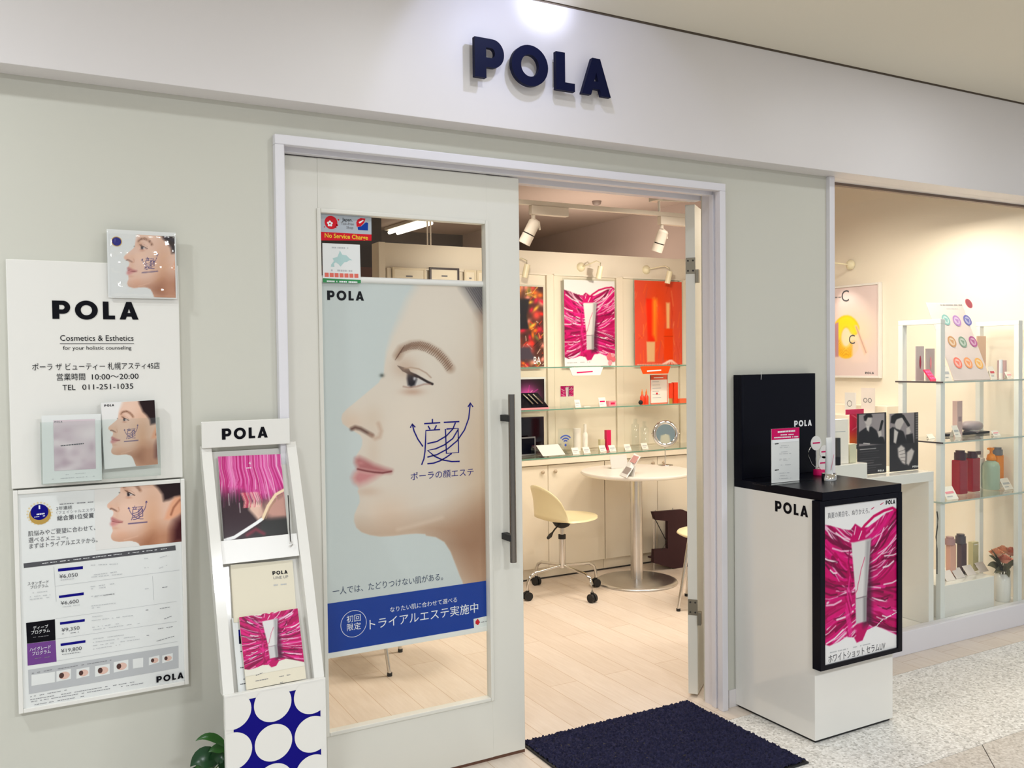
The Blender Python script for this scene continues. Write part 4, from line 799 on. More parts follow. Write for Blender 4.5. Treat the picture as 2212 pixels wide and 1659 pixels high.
for tip, mid, base, wd, m, rl in ((G(422, 1601), G(452, 1576), G(490, 1614), .0125, M_LEAF, .2), (G(411, 1656), G(434, 1622), G(470, 1646), .030, M_LEAF2, .1), (G(450, 1625), G(466, 1612), G(490, 1618), .014, M_LEAF, -.2), (G(456, 1665), G(462, 1630), G(488, 1628), .022, M_LEAF2, .3), (G(430, 1690), G(432, 1650), G(462, 1646), .026, M_LEAF, .2), (G(478, 1672), G(478, 1648), G(490, 1634), .016, M_LEAF2, .3), (G(400, 1700), G(415, 1672), G(452, 1668), .026, M_LEAF2, .4), (G(470, 1720), G(474, 1690), G(470, 1664), .024, M_LEAF, .2)):
    leaf(tip, mid, base, wd, m, rl).build('leaf', t)
    b = MB(); e = np.array(base); b.tube([stem0, stem0*.5+e*.5+np.array([0, 0, .05]), e], [.003, .0024, .002], mat('stem_green', (86, 116, 50), .5), 6); b.build('stem', t)

# ------------------------------------------------------------------ display podium, mat
t = T('display_podium', 'white square podium with black top, black back panel and framed magenta poster', 'display stand', (2.89, -.22, 0))
b = MB(); b.box(2.667, 3.116, -.445, -.004, .011, .950, M_WHITE, .002); b.build('body', t)
b = MB(); b.box(2.677, 3.106, -.437, -.012, 0, .011, M_RUBBER); b.build('toe_kick', t)
b = MB(); b.box(2.667, 3.119, -.485, -.004, .950, .983, M_BLACK, .0015); b.build('top_board', t)
b = MB(); b.box(2.667, 3.122, -.036, -.004, .983, 1.427, M_BLACK, .0015); b.build('back_panel', t)
b = MB(); b.box(2.667, 2.679, -.052, -.036, .983, 1.427, M_BLACK, .001); b.build('panel_flange', t)
b = MB(); y0, y1 = -.487, -.446; xa, xb, za, zc2 = 2.652, 3.121, .298, .9495
for u in ((xa, xa+.026, za, zc2), (xb-.026, xb, za, zc2), (xa+.026, xb-.026, za, za+.018), (xa+.026, xb-.026, zc2-.022, zc2)): b.box(u[0], u[1], y0, y1, u[2], u[3], M_BLACK, .0015)
b.build('poster_frame', t)
s = Sheet((xa+.024, -.4785, .314)); b = MB(); b.box(xa+.024, xb-.024, -.478, -.448, .314, .929, M_WPAPER); b.build('poster_board', t)
o = picture('poster', t, s, 0, 0, .421, .615, .0004, 190, 270, magenta, M_PRINTG)
a = Art(s); zp = lambda P: cz(P, 1740, 1040, 3.77)
P = zp([(180, 300), (520, 250)]); a.text('真夏の美白を、ぬりかえろ。', P[0], P[1], M_GREY, .0012, hpx=10); P = zp([(185, 1475), (648, 1362)]); a.text('ホワイトショット セラムUV', P[0], P[1], M_DGREY, .0012, hpx=14)
P = zp([(652, 190), (728, 179)]); a.pola(P[0], P[1], M_INK, .0012, hpx=9); P = zp([(185, 1398), (525, 1320)]); a.dashes(P[0], P[1], M_LGREY, .0012, .004, 2)
P = zp([(555, 1200), (620, 1130), (680, 1085), (740, 1065)]); a.dashes(P[0], P[1], M_WINK, .0012, .004, 4, .9); a.dashes(P[1], P[3], M_WINK, .0012, .004, 5, .9)
a.px(zp([(605, 188), (635, 168), (632, 176), (612, 190)]), M_MAG, .0012); a.px(zp([(530, 225), (560, 205), (556, 214), (538, 228)]), M_MAG, .0012)
a.build('poster_lettering', t)
sp = Sheet((3.122, -.0365, .983)); a = Art(sp); P = cz([(805, 735), (1002, 725)], 1560, 780, 5.183); a.pola(P[0], P[1], M_WINK, .0006, hpx=13); a.build('panel_lettering', t, label='white capitals')
# lettering on the podium's left side
ss = Sheet((2.6665, -.445, 0), (0, -1, 0), (0, 0, 1)); a = Art(ss); P = cz([(648, 288), (845, 325)], 1440, 1000, 2.764); a.pola(P[0], P[1], M_INK, .0006, hpx=23); a.build('side_lettering', t, label='black capitals')
b = MB(); b.tube([AT(1644, 803, y=-.037), AT(1644.5, 812, y=-.040), AT(1644, 820, y=-.040)], .0010, M_WPLASTIC, 6); b.build('thread_loop', t)

nx, ny = 150, 128; R = random.Random(1); V = []; F = []; x0, x1, y0, y1 = 1.690, 2.512, -.544, .128
for j in range(ny):
    for i in range(nx): V.append((x0+(x1-x0)*i/(nx-1)+R.uniform(-.002, .002), y0+(y1-y0)*j/(ny-1)+R.uniform(-.002, .002), .011+R.uniform(-.006, .007)))
for j in range(ny-1):
    for i in range(nx-1): F.append([j*nx+i, j*nx+i+1, (j+1)*nx+i+1, (j+1)*nx+i])
t = T('doormat', 'dark navy loop-pile doormat lying in the doorway', 'doormat', (2.1, -.2, 0))
mp = mat('navy_loop_pile', (37, 37, 62), .95, spec=.2, var=.8, vscale=90); b = MB(); b.add(V, F, mp, False); o = b.build('pile', t)
b = MB(); b.box(1.682, 2.518, -.552, .136, .0005, .0075, M_RUBBER, .002); b.build('rubber_backing', t)

# ------------------------------------------------------------------ shop interior: back counter
M_KNOB = mat('beige_knob', (190, 172, 148), .35)
for i, (x0, x1) in enumerate(((2.20, 2.68), (2.683, 3.616), (3.619, 4.555), (4.558, 4.99))):
    t = T('base_cabinet', ('cream cabinet at the end of the back counter by the partition end', 'cream double-door cabinet behind the stool', 'cream double-door cabinet behind the round table', 'cream cabinet in the far corner of the back counter')[i], 'cabinet', ((x0+x1)/2, 2.5, 0))
    b = MB(); b.box(x0, x1, 2.352, YB-.001, .075, .786, M_CREAM); b.box(x0, x1, 2.36, YB-.001, 0.001, .075, M_CREAM); b.box(x0, x1, 2.356, 2.36, .001, .010, M_DARK); b.build('carcass', t)
    m = (x0+x1)/2 if x1-x0 > .6 else None
    for a0, a1, kx in (((x0, m, m-.05), (m, x1, m+.05)) if m else ((x0, x1, x1-.06),)):
        b = MB(); b.box(a0+.002, a1-.002, 2.334, 2.351, .082, .780, M_CREAM, .002); dd = b.build('door', t)
        b = MB(); b.cyl((kx, 2.334, .738), (kx, 2.318, .738), .006, M_KNOB, n=12); b.lathe((0, 0, 0), [(.004, 0), (.012, .002), (.013, .008), (.008, .013), (.001, .014)], M_KNOB, 16, M=Matrix.Translation((kx, 2.322, .738)) @ Matrix.Rotation(math.pi/2, 4, 'X')); b.build('knob', dd)
b = MB(); b.box(2.18, 4.995, 2.315, YB-.001, .787, .826, M_CREAM, .003); tag(b.build('counter_top'), 'long cream counter top along the back wall', 'counter top')
def glass_shelf(x0, x1, y0, z, label, th=.008):
    t = T('glass_shelf', label, 'shelf', ((x0+x1)/2, y0, z)); b = MB(); b.box(x0, x1, y0+.002, YB-.034, z-th, z, M_SHELFGL); b.build('glass_plate', t); b = MB(); b.box(x0, x1, y0, y0+.002, z-th, z, M_GLEDGE); b.build('front_edge', t)
glass_shelf(2.45, 4.99, 2.312, .836, 'long glass plate lying on the back counter top', .008)
bays = ((2.17, 2.735, 'the bay hidden behind the door poster'), (2.79, 3.378, 'the bay with the flower poster'), (3.385, 3.992, 'the bay with the magenta poster'), (3.998, 4.602, 'the bay with the orange poster'), (4.608, 4.985, 'the corner bay'))
for i, (x0, x1, nm) in enumerate(bays):
    glass_shelf(x0, x1, 2.345, 1.452, 'upper wall shelf of clear glass in '+nm); glass_shelf(x0, x1+(.02 if i < 4 else 0)-.03, 2.33+.012*i, 1.163, 'middle wall shelf of clear glass in '+nm)
# posters leaning at the back of the upper shelf
def wallposter(name, label, pxL, pxR, fn, clear, hgt=1.41, y=2.632, zbot=1.4525, ntop=0.0, res=(90, 130)):
    x0, x1 = AT(pxL, 700, y=y)[0], AT(pxR, 700, y=y)[0]; w = x1-x0; h = w*hgt; s = Sheet((x0, y, zbot)); t = T(name, label, 'poster', M=s.M)
    b = Art(s); b.box(-.012, w+.012, .001, .004, 0, h+.014, M_WPAPER if not clear else M_ACRYL); b.box(0, w, .0003, .001, .001, h, M_WPAPER); b.build('board', t)
    picture('picture', t, s, 0, .001, w, h, .0006, res[0], res[1], fn); return t, s, w, h
t, s, w, h = wallposter('wall_poster', 'magenta brush-stroke poster with a white tube above the back counter', 1219, 1328, lambda X, Y: magenta(X, Y, 11), True)
a = Art(s); a.dashes((1225, 784), (1275, 782), M_LGREY, .0012, .008, 3); a.build('lettering', t)
a = Art(s); R = random.Random(3)
for q in range(12): a.disc(w*.92+R.uniform(-.03, .03), .05+R.uniform(-.03, .03), R.uniform(.012, .02), (mat('pink_petal', (236, 150, 160), .5, var=0), mat('rose_petal', (224, 104, 120), .5, var=0))[q % 2], .0014+q*.0004, n=10)
a.build('rose_cutout', t)
wallposter('wall_poster', 'orange-red cosmetics poster above the back counter', 1371, 1473, orange, True)
t, s, w, h = wallposter('wall_poster', 'poster of bright flowers around a black tube, beside the door edge', 1066, 1174, flowers, True)
a = Art(s); a.text('BA', (1153, 786), (1168, 786), M_WINK, .0014, hpx=16); a.build('lettering', t)
wallposter('wall_poster', 'small black poster with a pink coral bloom on the middle shelf', 1100, 1174, coral, False, hgt=.72, y=2.625, zbot=1.1635)
for px0, px1, m, nm, z in ((1230, 1303, M_WPAPER, 'white trapezoid header card under the magenta poster', 1.445), (1383, 1449, mat('orange_print', (240, 76, 20), .4, spec=.14, var=0), 'orange trapezoid header card under the orange poster', 1.445)):
    y = 2.335; x0, x1 = AT(px0, 797, y=y)[0], AT(px1, 797, y=y)[0]; s = Sheet((x0, y, z-.055)); t = T('header_card', nm, 'sign', M=s.M); w = x1-x0; b = Art(s)
    b.prism([(0, 0, .055), (w, 0, .055), (w-.025, 0, 0), (.025, 0, 0)], (0, .003, 0), m); b.prism([(0.02, 0, .055), (w-.02, 0, .055), (w-.02, .05, .0545), (.02, .05, .0545)], (0, 0, .002), m); b.build('card', t)
    a = Art(s); a.cut('lettering'); a.ribbon([(.06, .02), (w-.09, .026)], .009, M_MAG if m is M_WPAPER else M_WINK, .001, uv=True); a.build('lettering', t)
# swing-arm lamps over the posters
def armlamp(label, bx, bz, y, hx, hz, hy, side=False, group='arm lamps'):
    B = np.array([bx, y, bz]); Hd = np.array([hx, hy, hz]); t = T('arm_lamp', label, 'lamp', B, group=group); cw = mat('ivory_enamel', (236, 228, 196), .35)
    d = Vector((-1, 0, 0)) if side else Vector((0, -1, 0)); q = d.to_track_quat('Z', 'Y').to_matrix().to_4x4()
    b = MB(); b.lathe((0, 0, 0), [(.034, 0), (.034, .01), (.026, .022), (.012, .03), (.001, .032)], cw, 24, M=Matrix.Translation(B) @ q); b.build('wall_plate', t)
    P = [B+np.array(d)*.03, B+np.array(d)*.06+(Hd-B)*.15+np.array([0, 0, .012]), B+(Hd-B)*.8+np.array([0, 0, .045]), Hd+np.array([0, 0, .03]), Hd]
    b = MB(); b.tube(P, .0048, cw, 8); b.build('arm', t)
    b = MB(); b.cyl(Hd+np.array([.004, 0, .006]), Hd+np.array([-.012, .012, -.085]), .021, cw, n=18); b.build('lamp_head', t); return t, Hd
for lab, bx, hx in (('cream swing-arm lamp over the magenta poster', (1254, 577), (1297, 577)), ('cream swing-arm lamp over the orange poster', (1395, 583), (1446, 588)), ('cream swing-arm lamp over the flower poster, half behind the door', (1085, 569), (1138, 573))):
    B = AT(*bx, y=YB); Hd = AT(*hx, y=2.50); armlamp(lab, B[0], B[2], YB-.001, Hd[0], Hd[2], 2.50)
    spot('poster_light', (Hd[0]-.01, 2.505, Hd[2]-.09), (Hd[0]-.10, 2.63, 1.72), 1.5, WARM, 70, .8, .02)
# framed certificates
for px, m, nm, y0 in (((848, 920), mat('pale_gold_frame', (226, 214, 186), .4), 'pale framed certificate high on the partition', 577), ((928, 992), mat('dark_wood_frame', (56, 42, 44), .35), 'dark-framed certificate high on the partition', 577), ((1003, 1029), mat('pale_gold_frame', (226, 214, 186), .4), 'narrow cream certificate frame next to the dark one', 583), ((1030, 1075), mat('pale_gold_frame', (226, 214, 186), .4), 'cream certificate frame at the glass edge', 584)):
    y = YB-.036; x0, x1 = AT(px[0], 600, y=y)[0], AT(px[1], 600, y=y)[0]; z1 = AT(px[0], y0, y=y)[2]; w = x1-x0; h = .2; s = Sheet((x0, y, z1-h)); t = T('certificate_frame', nm, 'picture frame', M=s.M); b = Art(s); f = .014
    for u0, v0, u1, v1 in ((0, 0, f, h), (w-f, 0, w, h), (f, 0, w-f, f), (f, h-f, w-f, h)): b.box(u0, u1, -.004, .014, v0, v1, m, .002)
    b.build('frame', t); b = Art(s); b.box(f, w-f, .002, .012, f, h-f, mat('ivory_paper', (240, 232, 212), .5)); b.build('certificate', t)
    a = Art(s); a.cut('lettering'); a.ribbon([(w*.4, h*.72), (w*.6, h*.72)], .010, M_GREY, .0005, uv=True); a.cut('lettering'); a.ribbon([(w*.22, h*.58), (w*.78, h*.58)], .005, M_LGREY, .0005, uv=True); a.build('lettering', t)
# ceiling: track rail with two spots, tubes, hanger rods
cw = mat('white_track_metal', (236, 228, 216), .35)
t = T('track_rail', 'long white lighting track hung above the shop floor', 'track', (3.1, 1.65, 2.42)); b = MB(); b.box(1.75, 4.4, 1.635, 1.665, 2.405, 2.432, cw, .002); b.build('rail', t)
for x in (2.35, 4.25): b = MB(); b.cyl((x, 1.65, 2.432), (x, 1.65, 2.83), .006, cw, n=10); b.build('hanger_rod', t)
def trackspot(label, x, dx):
    t = T('track_spotlight', label, 'spotlight', (x, 1.65, 2.40), group='track spotlights')
    b = MB(); b.box(x-.02, x+.235, 1.63, 1.67, 2.352, 2.4045, cw, .004); b.build('gear_box', t)
    b = MB(); b.cyl((x, 1.65, 2.352), (x, 1.65, 2.325), .012, cw, n=12); b.tube([(x, 1.65, 2.33), (x+.038, 1.65, 2.31), (x+.044, 1.65, 2.265)], .006, cw, 8); b.build('yoke', t)
    Bt = Vector((x-.028*dx, 1.69, 2.185)); Tp = Vector((x+.012, 1.645, 2.318)); d = (Bt-Tp).normalized()
    b = MB(); b.cyl(Tp+d*.012, Tp+d*.085, .035, cw, n=24); b.cyl(Tp, Tp+d*.012, .026, cw, .035, n=24); b.cyl(Tp+d*.092, Bt, .0365, cw, n=24); hh = b.build('lamp_head', t)
    b = MB(); b.cyl(Tp+d*.085, Tp+d*.092, .031, M_DARK, n=24); b.build('shadow_gap', hh)
trackspot('white track spotlight nearest the closed door leaf', 2.655, 1.5); trackspot('white track spotlight nearest the open door leaf', 3.60, .4)
spot('track_light', (2.64, 1.70, 2.17), (3.0, 2.6, 1.75), 27, WARM, 112, .8, .03); spot('track_light', (3.59, 1.70, 2.17), (3.9, 2.6, 1.75), 27, WARM, 112, .8, .03)
t = T('door_closer', 'white door closer box and arm above the doorway', 'door closer', (2.30, .35, 2.15)); P = AT(1421, 424, y=.40)
b = MB(); b.box(P[0]-.022, P[0]+.022, .36, .44, P[2]-.022, P[2]+.024, cw, .003); b.build('closer_box', t); Q = AT(1490, 434, y=.20); b = MB(); b.tube([(P[0], .40, P[2]-.016), tuple(Q)], .006, cw, 8); b.build('closer_arm', t); b = MB(); b.cyl((P[0]+.006, .40, P[2]-.022), (P[0]+.006, .40, P[2]-.07), .006, cw, n=10); b.build('pivot_pin', t)
M_TUBE = mat('tube_glow', (255, 250, 232), .3, emit=3.0, var=0)
def tubelamp(label, P, Q, gap):
    P, Q = Vector(P), Vector(Q); t = T('fluorescent_lamp', label, 'ceiling lamp', (P+Q)/2); d = (Q-P).normalized(); sd = Vector((-d.y, d.x, 0)); m = (P+Q)/2; L = (Q-P).length/2+.04
    b = MB(); R3 = Matrix((( d.x, sd.x, 0, m.x), (d.y, sd.y, 0, m.y), (0, 0, 1, 0), (0, 0, 0, 1))); hz = P.z+.022; b.box(-L, L, -.08, .08, hz, hz+.03, cw, .004, M=R3); b.build('housing', t)
    for k in gap: b = MB(); b.cyl(P+sd*k, Q+sd*k, .017, M_TUBE, n=12); b.build('tube', t)
tubelamp('twin-tube fluorescent lamp on the ceiling beyond the partition', (3.275, 5.45, 2.776), (3.32, 4.72, 2.776), (-.045, .045)); tubelamp('single bright fluorescent tube lamp behind the stickers, deep in the shop', (2.35, 5.50, 2.62), (3.28, 5.50, 2.62), (0,))
lt = bpy.data.objects['fluorescent_lamp.001']
for x in (2.5, 3.15): b = MB(); b.cyl((x, 5.5, 2.65), (x, 5.5, 2.80), .006, cw, n=8); b.build('hanger_rod', lt)
for k, (px) in enumerate((923, 930)):
    x = AT(px, 500, y=3.2)[0]; b = MB(); b.cyl((x, 3.2, 1.9), (x, 3.2, 2.83), .006, cw, n=8); tag(b.build('suspension_rod'), 'thin pale rod hanging from the ceiling behind the partition', 'rod', 'suspension rods')
b = MB(); P = AT(1289, 437, z=2.82); b.lathe((P[0], P[1], 2.795), [(.02, 0), (.035, .01), (.04, .034)], mat('grey_detector', (130, 116, 108), .5), 20); tag(b.build('smoke_detector'), 'small round grey detector on the shop ceiling', 'detector')

# ------------------------------------------------------------------ round table and what stands on it
TX, TY, TZ = 3.61, 1.955, .752
t = T('round_table', 'round white table on a steel pedestal', 'table', (TX, TY, 0))
b = MB(); b.lathe((TX, TY, TZ-.028), [(.32, 0), (.362, .004), (.372, .016), (.366, .028)], mat('white_laminate', (240, 234, 226), .25, var=.005), 72); b.build('tabletop', t)
b = MB(); b.cyl((TX, TY, .022), (TX, TY, TZ-.028), .041, M_STEEL, n=32); b.build('column', t)
b = MB(); b.lathe((TX, TY, 0), [(.268, 0), (.272, .004), (.268, .012), (.24, .020), (.001, .024)], M_STEEL, 64); b.build('base_plate', t)
mx = 3.79; mz = AT(1438, 937, x=None, y=1.94)[2]; MP = AT(1438, 1005, z=TZ); mx, my = MP[0], MP[1]; mz = AT(1438, 937, y=my)[2]; mr = .094
t = T('table_mirror', 'round chrome-rimmed mirror on a thin stand on the round table', 'mirror', (mx, my, TZ))
Rm = Matrix.Translation((mx, my, mz)) @ Matrix.Rotation(math.radians(-26), 4, 'Z') @ Matrix.Rotation(math.radians(84), 4, 'X')
b = MB(); b.lathe((0, 0, 0), [(mr*.72, .006), (mr*.80, .012), (mr*.96, .008), (mr, 0), (mr*.96, -.008), (.001, -.01)], M_CHROME, 48, M=Rm); b.build('rim', t)
b = MB(); b.lathe((0, 0, .006), [(mr*.76, 0), (.001, .0004)], mat('mirror_glass', (190, 200, 192), .04, metal=1, var=0), 48, M=Rm); b.build('mirror_glass', t)
b = MB(); b.tube([(mx, my+.006, TZ+.004), (mx, my+.006, mz-mr*.95)], .0035, M_CHROME, 10); b.build('stem', t)
b = MB(); b.lathe((mx, my, TZ), [(.052, .0005), (.052, .004), (.012, .008), (.001, .009)], M_CHROME, 32); b.build('base', t)
for sgn in (-1, 1): b = MB(); q = Rm @ Vector((sgn*(mr+.006), 0, 0)); b.cyl(q, Rm @ Vector((sgn*(mr-.006), 0, 0)), .005, M_CHROME, n=10); b.build('pivot_knob', t)
t = T('card_holder', 'slanted white card easel with small pictures on the round table', 'card holder', AT(1350, 1030, z=TZ)); zt = TZ+.0008
Q = [AT(1339, 1027, z=zt), AT(1354, 1033, z=zt), AT(1384, 987, y=1.80), AT(1371, 980, y=1.87)]; nn = np.cross(Q[1]-Q[0], Q[3]-Q[0]); nn /= np.linalg.norm(nn); b = MB(); b.prism(Q, nn*.004 if nn[2] > 0 else -nn*.004, M_WPAPER); b.build('leaflet', t)
up = (Q[3]-Q[0]); rt = Q[1]-Q[0]; nf = nn if nn@(EYE-Q[0]) > 0 else -nn; fp = lambda a, c: Q[0]+rt*a+up*c+nf*.0048
for (a0, c0, a1, c1), m in (((.12, .62, .88, .92), mat('pinkish_photo', (206, 150, 150), .4)), ((.12, .12, .88, .40), mat('greyish_photo', (150, 140, 138), .4))): b = MB(); b.poly([fp(a0, c0), fp(a1, c0), fp(a1, c1), fp(a0, c1)], m); b.build('picture', t)
q0, q1 = Q[0]+up*.55-nf*.006, Q[1]+up*.55-nf*.006; d = AT(1369, 1031, z=zt)-Q[1]; b = MB(); b.prism([q0, q1, Q[1]+d, Q[0]+d], -nf*.002, M_WPLASTIC); b.build('support_leg', t)
t = T('acrylic_stand', 'translucent white card holder behind the slanted easel on the round table', 'card holder', AT(1340, 1012, z=TZ)); L0, L1 = AT(1321, 1013, z=zt), AT(1357, 1010, z=zt); zz = AT(1340, 984, y=(L0[1]+L1[1])/2)[2]; v = (L1-L0)/np.linalg.norm(L1-L0); nb = np.array([-v[1], v[0], 0])
b = MB(); b.prism([L0, L1, L1+np.array([0, 0, zz-zt])+nb*.02, L0+np.array([0, 0, zz-zt])+nb*.02], nb*.003, mat('milky_sheet', (236, 234, 230), .4, trans=.25)); b.build('sheet', t); b = MB(); b.prism([L0, L1, L1+nb*.05, L0+nb*.05], (0, 0, .003), M_ACRYL); b.build('foot', t)

# stool on castors
SX, SY = 3.02, 1.955; M_SEAT = mat('cream_plastic', (236, 222, 178), .35, var=.01)
t = T('swivel_stool', 'cream plastic swivel stool with a low back and castors', 'stool', (SX, SY, 0))
def shell():
    nv, nd, nb = 48, 9, 9; V = []; rx, ry, HB = .232, .205, .200
    def row(g, side):
        for j in range(nv):
            a = j/nv*2*math.pi; da = abs(((a-math.pi+math.pi) % (2*math.pi))-math.pi)/math.radians(63); hh = HB*math.sqrt(max(0, 1-da*da)) if da < 1 else 0
            f = min(g, 1.0); t = max(0, g-1.0); x = rx*f*math.cos(a)*(1 if math.cos(a) > 0 else .74); y = ry*f*math.sin(a); z = .500-.014*(1-f*f)+(.012*max(0, f-.7)/.3*(hh/HB))
            if t > 0: ln = (t*t*.05-.02*math.sin(math.pi*t))*hh/HB*.7; x += math.cos(a)*ln*.6; y += math.sin(a)*ln*.3; z += hh*t
            n = .012
            if side: z -= n*(1-min(1, t*3)*(hh/HB)); x += math.cos(a)*n*min(1, t*3)*(hh/HB)*.8; y += math.sin(a)*n*min(1, t*3)*(hh/HB)*.8
            V.append((SX+x+.005, SY+y, z))
    G2_ = [max(.02, k/(nd-1)) for k in range(nd)]+[1+(k+1)/nb for k in range(nb)]
    for sd in (0, 1):
        for g in G2_: row(g, sd)
    n = nv*len(G2_); F = []
    for sd in (0, 1):
        for i in range(len(G2_)-1):
            for j in range(nv): q = [i*nv+j, i*nv+(j+1) % nv, (i+1)*nv+(j+1) % nv, (i+1)*nv+j]; F.append([k+sd*n for k in (q if sd == 0 else q[::-1])])
        F.append([sd*n+j for j in (range(nv) if sd else range(nv-1, -1, -1))])
    for j in range(nv): q = (len(G2_)-1)*nv; F.append([q+j, q+(j+1) % nv, n+q+(j+1) % nv, n+q+j])
    b = MB(); b.add(V, F, M_SEAT, True); return b
shell().build('seat_shell', t)
b = MB(); b.lathe((SX, SY, .425), [(.018, 0), (.045, .012), (.060, .035), (.065, .056)], M_RUBBER, 24); b.build('seat_boss', t)
b = MB(); b.tube([(SX-.03, SY-.03, .462), (SX-.09, SY-.06, .435), (SX-.12, SY-.075, .415)], .005, M_RUBBER, 8); b.tube([(SX-.115, SY-.072, .418), (SX-.14, SY-.085, .403), (SX-.165, SY-.098, .392)], [.006, .013, .009], M_RUBBER, 8); b.build('height_lever', t)
b = MB(); b.cyl((SX, SY, .37), (SX, SY, .43), .014, M_CHROME, n=16); b.cyl((SX, SY, .17), (SX, SY, .36), .021, M_CHROME, n=20); b.build('column', t); b = MB(); b.cyl((SX, SY, .355), (SX, SY, .382), .024, M_RUBBER, n=20); b.build('collar', t)
for q, (cx, cy) in enumerate(((2.750, 1.935), (3.067, 1.685), (2.99, 2.235), (3.30, 1.99))):
    dx, dy = cx-SX, cy-SY; L = math.hypot(dx, dy); ux, uy = dx/L, dy/L
    b = MB(); b.tube([(SX, SY, .185), (SX+ux*(L-.06), SY+uy*(L-.06), .165), (SX+ux*(L-.02), SY+uy*(L-.02), .145), (cx, cy, .11), (cx, cy, .06)], .0095, M_CHROME, 10); lg = b.build('leg', t)
    b = MB(); 
    for k in (-1, 1): b.cyl((cx-uy*.004*k, cy+ux*.004*k, .027), (cx-uy*.022*k, cy+ux*.022*k, .027), .0265, M_RUBBER, n=20)
    b.cyl((cx, cy, .03), (cx, cy, .062), .011, M_RUBBER, n=12); b.build('caster', lg)

# side chairs, folding bag
def chair(label, x, y, rot):
    t = T('side_chair', label, 'chair', (x, y, 0), (0, 0, rot), group=None)
    b = MB(); b.lathe((0, 0, .425), [(.001, -.004), (.12, -.002), (.19, .006), (.212, .018), (.205, .028), (.16, .022), (.001, .016)], M_SEAT, 36, sx=1.05, sy=1); b.build('seat', t, local=True)
    P = []; V = []; F = []; n = 14
    for i in range(n+1):
        a = math.radians(120+120*i/n); hh = .18*math.sin(math.pi*(i+.6)/(n+1.2))**.6
        for z, r in ((.435, .205), (.44+hh*.6, .225), (.44+hh, .235), (.44+hh, .222), (.44+hh*.6, .212), (.435, .192)): V.append((r*math.cos(a)*1.05, r*math.sin(a), z))
    for i in range(n):
        for k in range(6): F.append([i*6+k, i*6+(k+1) % 6, (i+1)*6+(k+1) % 6, (i+1)*6+k])
    b = MB(); b.add(V, F, M_SEAT, True); b.build('backrest', t, local=True)
    for a, c in ((1, 1), (1, -1), (-1, 1), (-1, -1)):
        b = MB(); b.tube([(a*.13, c*.13, .425), (a*.19, c*.175, .012)], [.0115, .0095], M_CHROME, 10); lg = b.build('leg', t, local=True); b = MB(); b.cyl((a*.19, c*.175, 0.0), (a*.1905, c*.1755, .016), .0125, M_RUBBER, n=12); b.build('foot_cap', lg, local=True)
    return t
chair('cream plastic chair half hidden by the open door leaf', 3.654, 1.24, math.radians(132.3))
chair('chair behind the hanging door poster, only one leg showing', 1.44, 1.36, math.radians(150))
t = T('folding_bag', 'dark brown folding bag on a wire frame behind the round table', 'bag', (4.10, 2.12, 0)); m = mat('dark_brown_fabric', (52, 20, 26), .8, var=.1)
bx = lambda x, y, yy=2.115: AT(x, y, y=yy)
P = [bx(1411, 1106), bx(1475, 1101), bx(1500, 1112), bx(1500, 1240), bx(1484, 1236), bx(1412, 1216), bx(1413, 1187), bx(1443, 1185), bx(1443, 1126), bx(1416, 1123)]
b = MB(); b.prism(P, (0, .03, 0), m); b.build('front_cloth', t); P2 = [bx(1447, 1108, 2.27), bx(1500, 1106, 2.27), bx(1500, 1222, 2.27), bx(1447, 1212, 2.27)]; b = MB(); b.prism(P2, (0, .02, 0), m); b.build('back_cloth', t)
b = MB(); b.box(P[0][0]+.06, P[0][0]+.30, 2.147, 2.26, P[5][2]+.005, P[5][2]+.015, m); b.build('bottom', t)
b = MB(); b.tube([bx(1416, 1123), bx(1440, 1170), bx(1428, 1190)], .003, M_RUBBER, 6); b.build('strap', t)
for x, y in ((bx(1416, 1218)[0], 2.135), (bx(1416, 1218)[0]+.24, 2.135), (bx(1416, 1218)[0]+.13, 2.285), (bx(1416, 1218)[0]+.29, 2.285)): b = MB(); b.cyl((x, y, 0), (x+.004, y, .40), .0035, M_STEEL, n=8); b.build('wire_leg', t)

# ------------------------------------------------------------------ goods on the wall shelves
M_ORG = mat('orange_red_pack', (236, 58, 14), .3, var=.02); M_PINKP = mat('pink_pack', (238, 150, 160), .4, var=.02); M_MAGP = mat('magenta_pack', (212, 14, 84), .35, var=.02); M_CARD = mat('white_card', (240, 234, 224), .5, var=.005); M_CLR = M_ACRYL
def card(name, label, px, y, z, h, w=None, tilt=18, m=M_CARD, mark=None, group=None, cat='card', rot=0, u=None):
    x = AT(px, 870, y=y)[0]; w = w or .05; t = T(name, label, cat, (x, y, z+.001), (math.radians(-tilt), 0, math.radians(rot)), group=group); b = MB(); b.box(-w/2, w/2, 0, .002, 0, h, m); b.build('card_face', t, local=True)
    b = MB(); q = math.radians(tilt); Y2 = h*(.85*math.sin(q)+.30); b.prism([(-w*.3, .002, h*.85), (-w*.3, .002, h*.80), (-w*.3, Y2*math.cos(q), Y2*math.sin(q)+.001)], (w*.6, 0, 0), m); b.build('back_flap', t, local=True)
    if mark: b = MB(); b.box(-w*.36, w*.36, -.0008, -.0002, h*.45, h*.62, mark); b.box(-w*.36, w*.1, -.0008, -.0002, h*.2, h*.28, M_LGREY); b.build('printed_pattern', t, local=True)
    return t
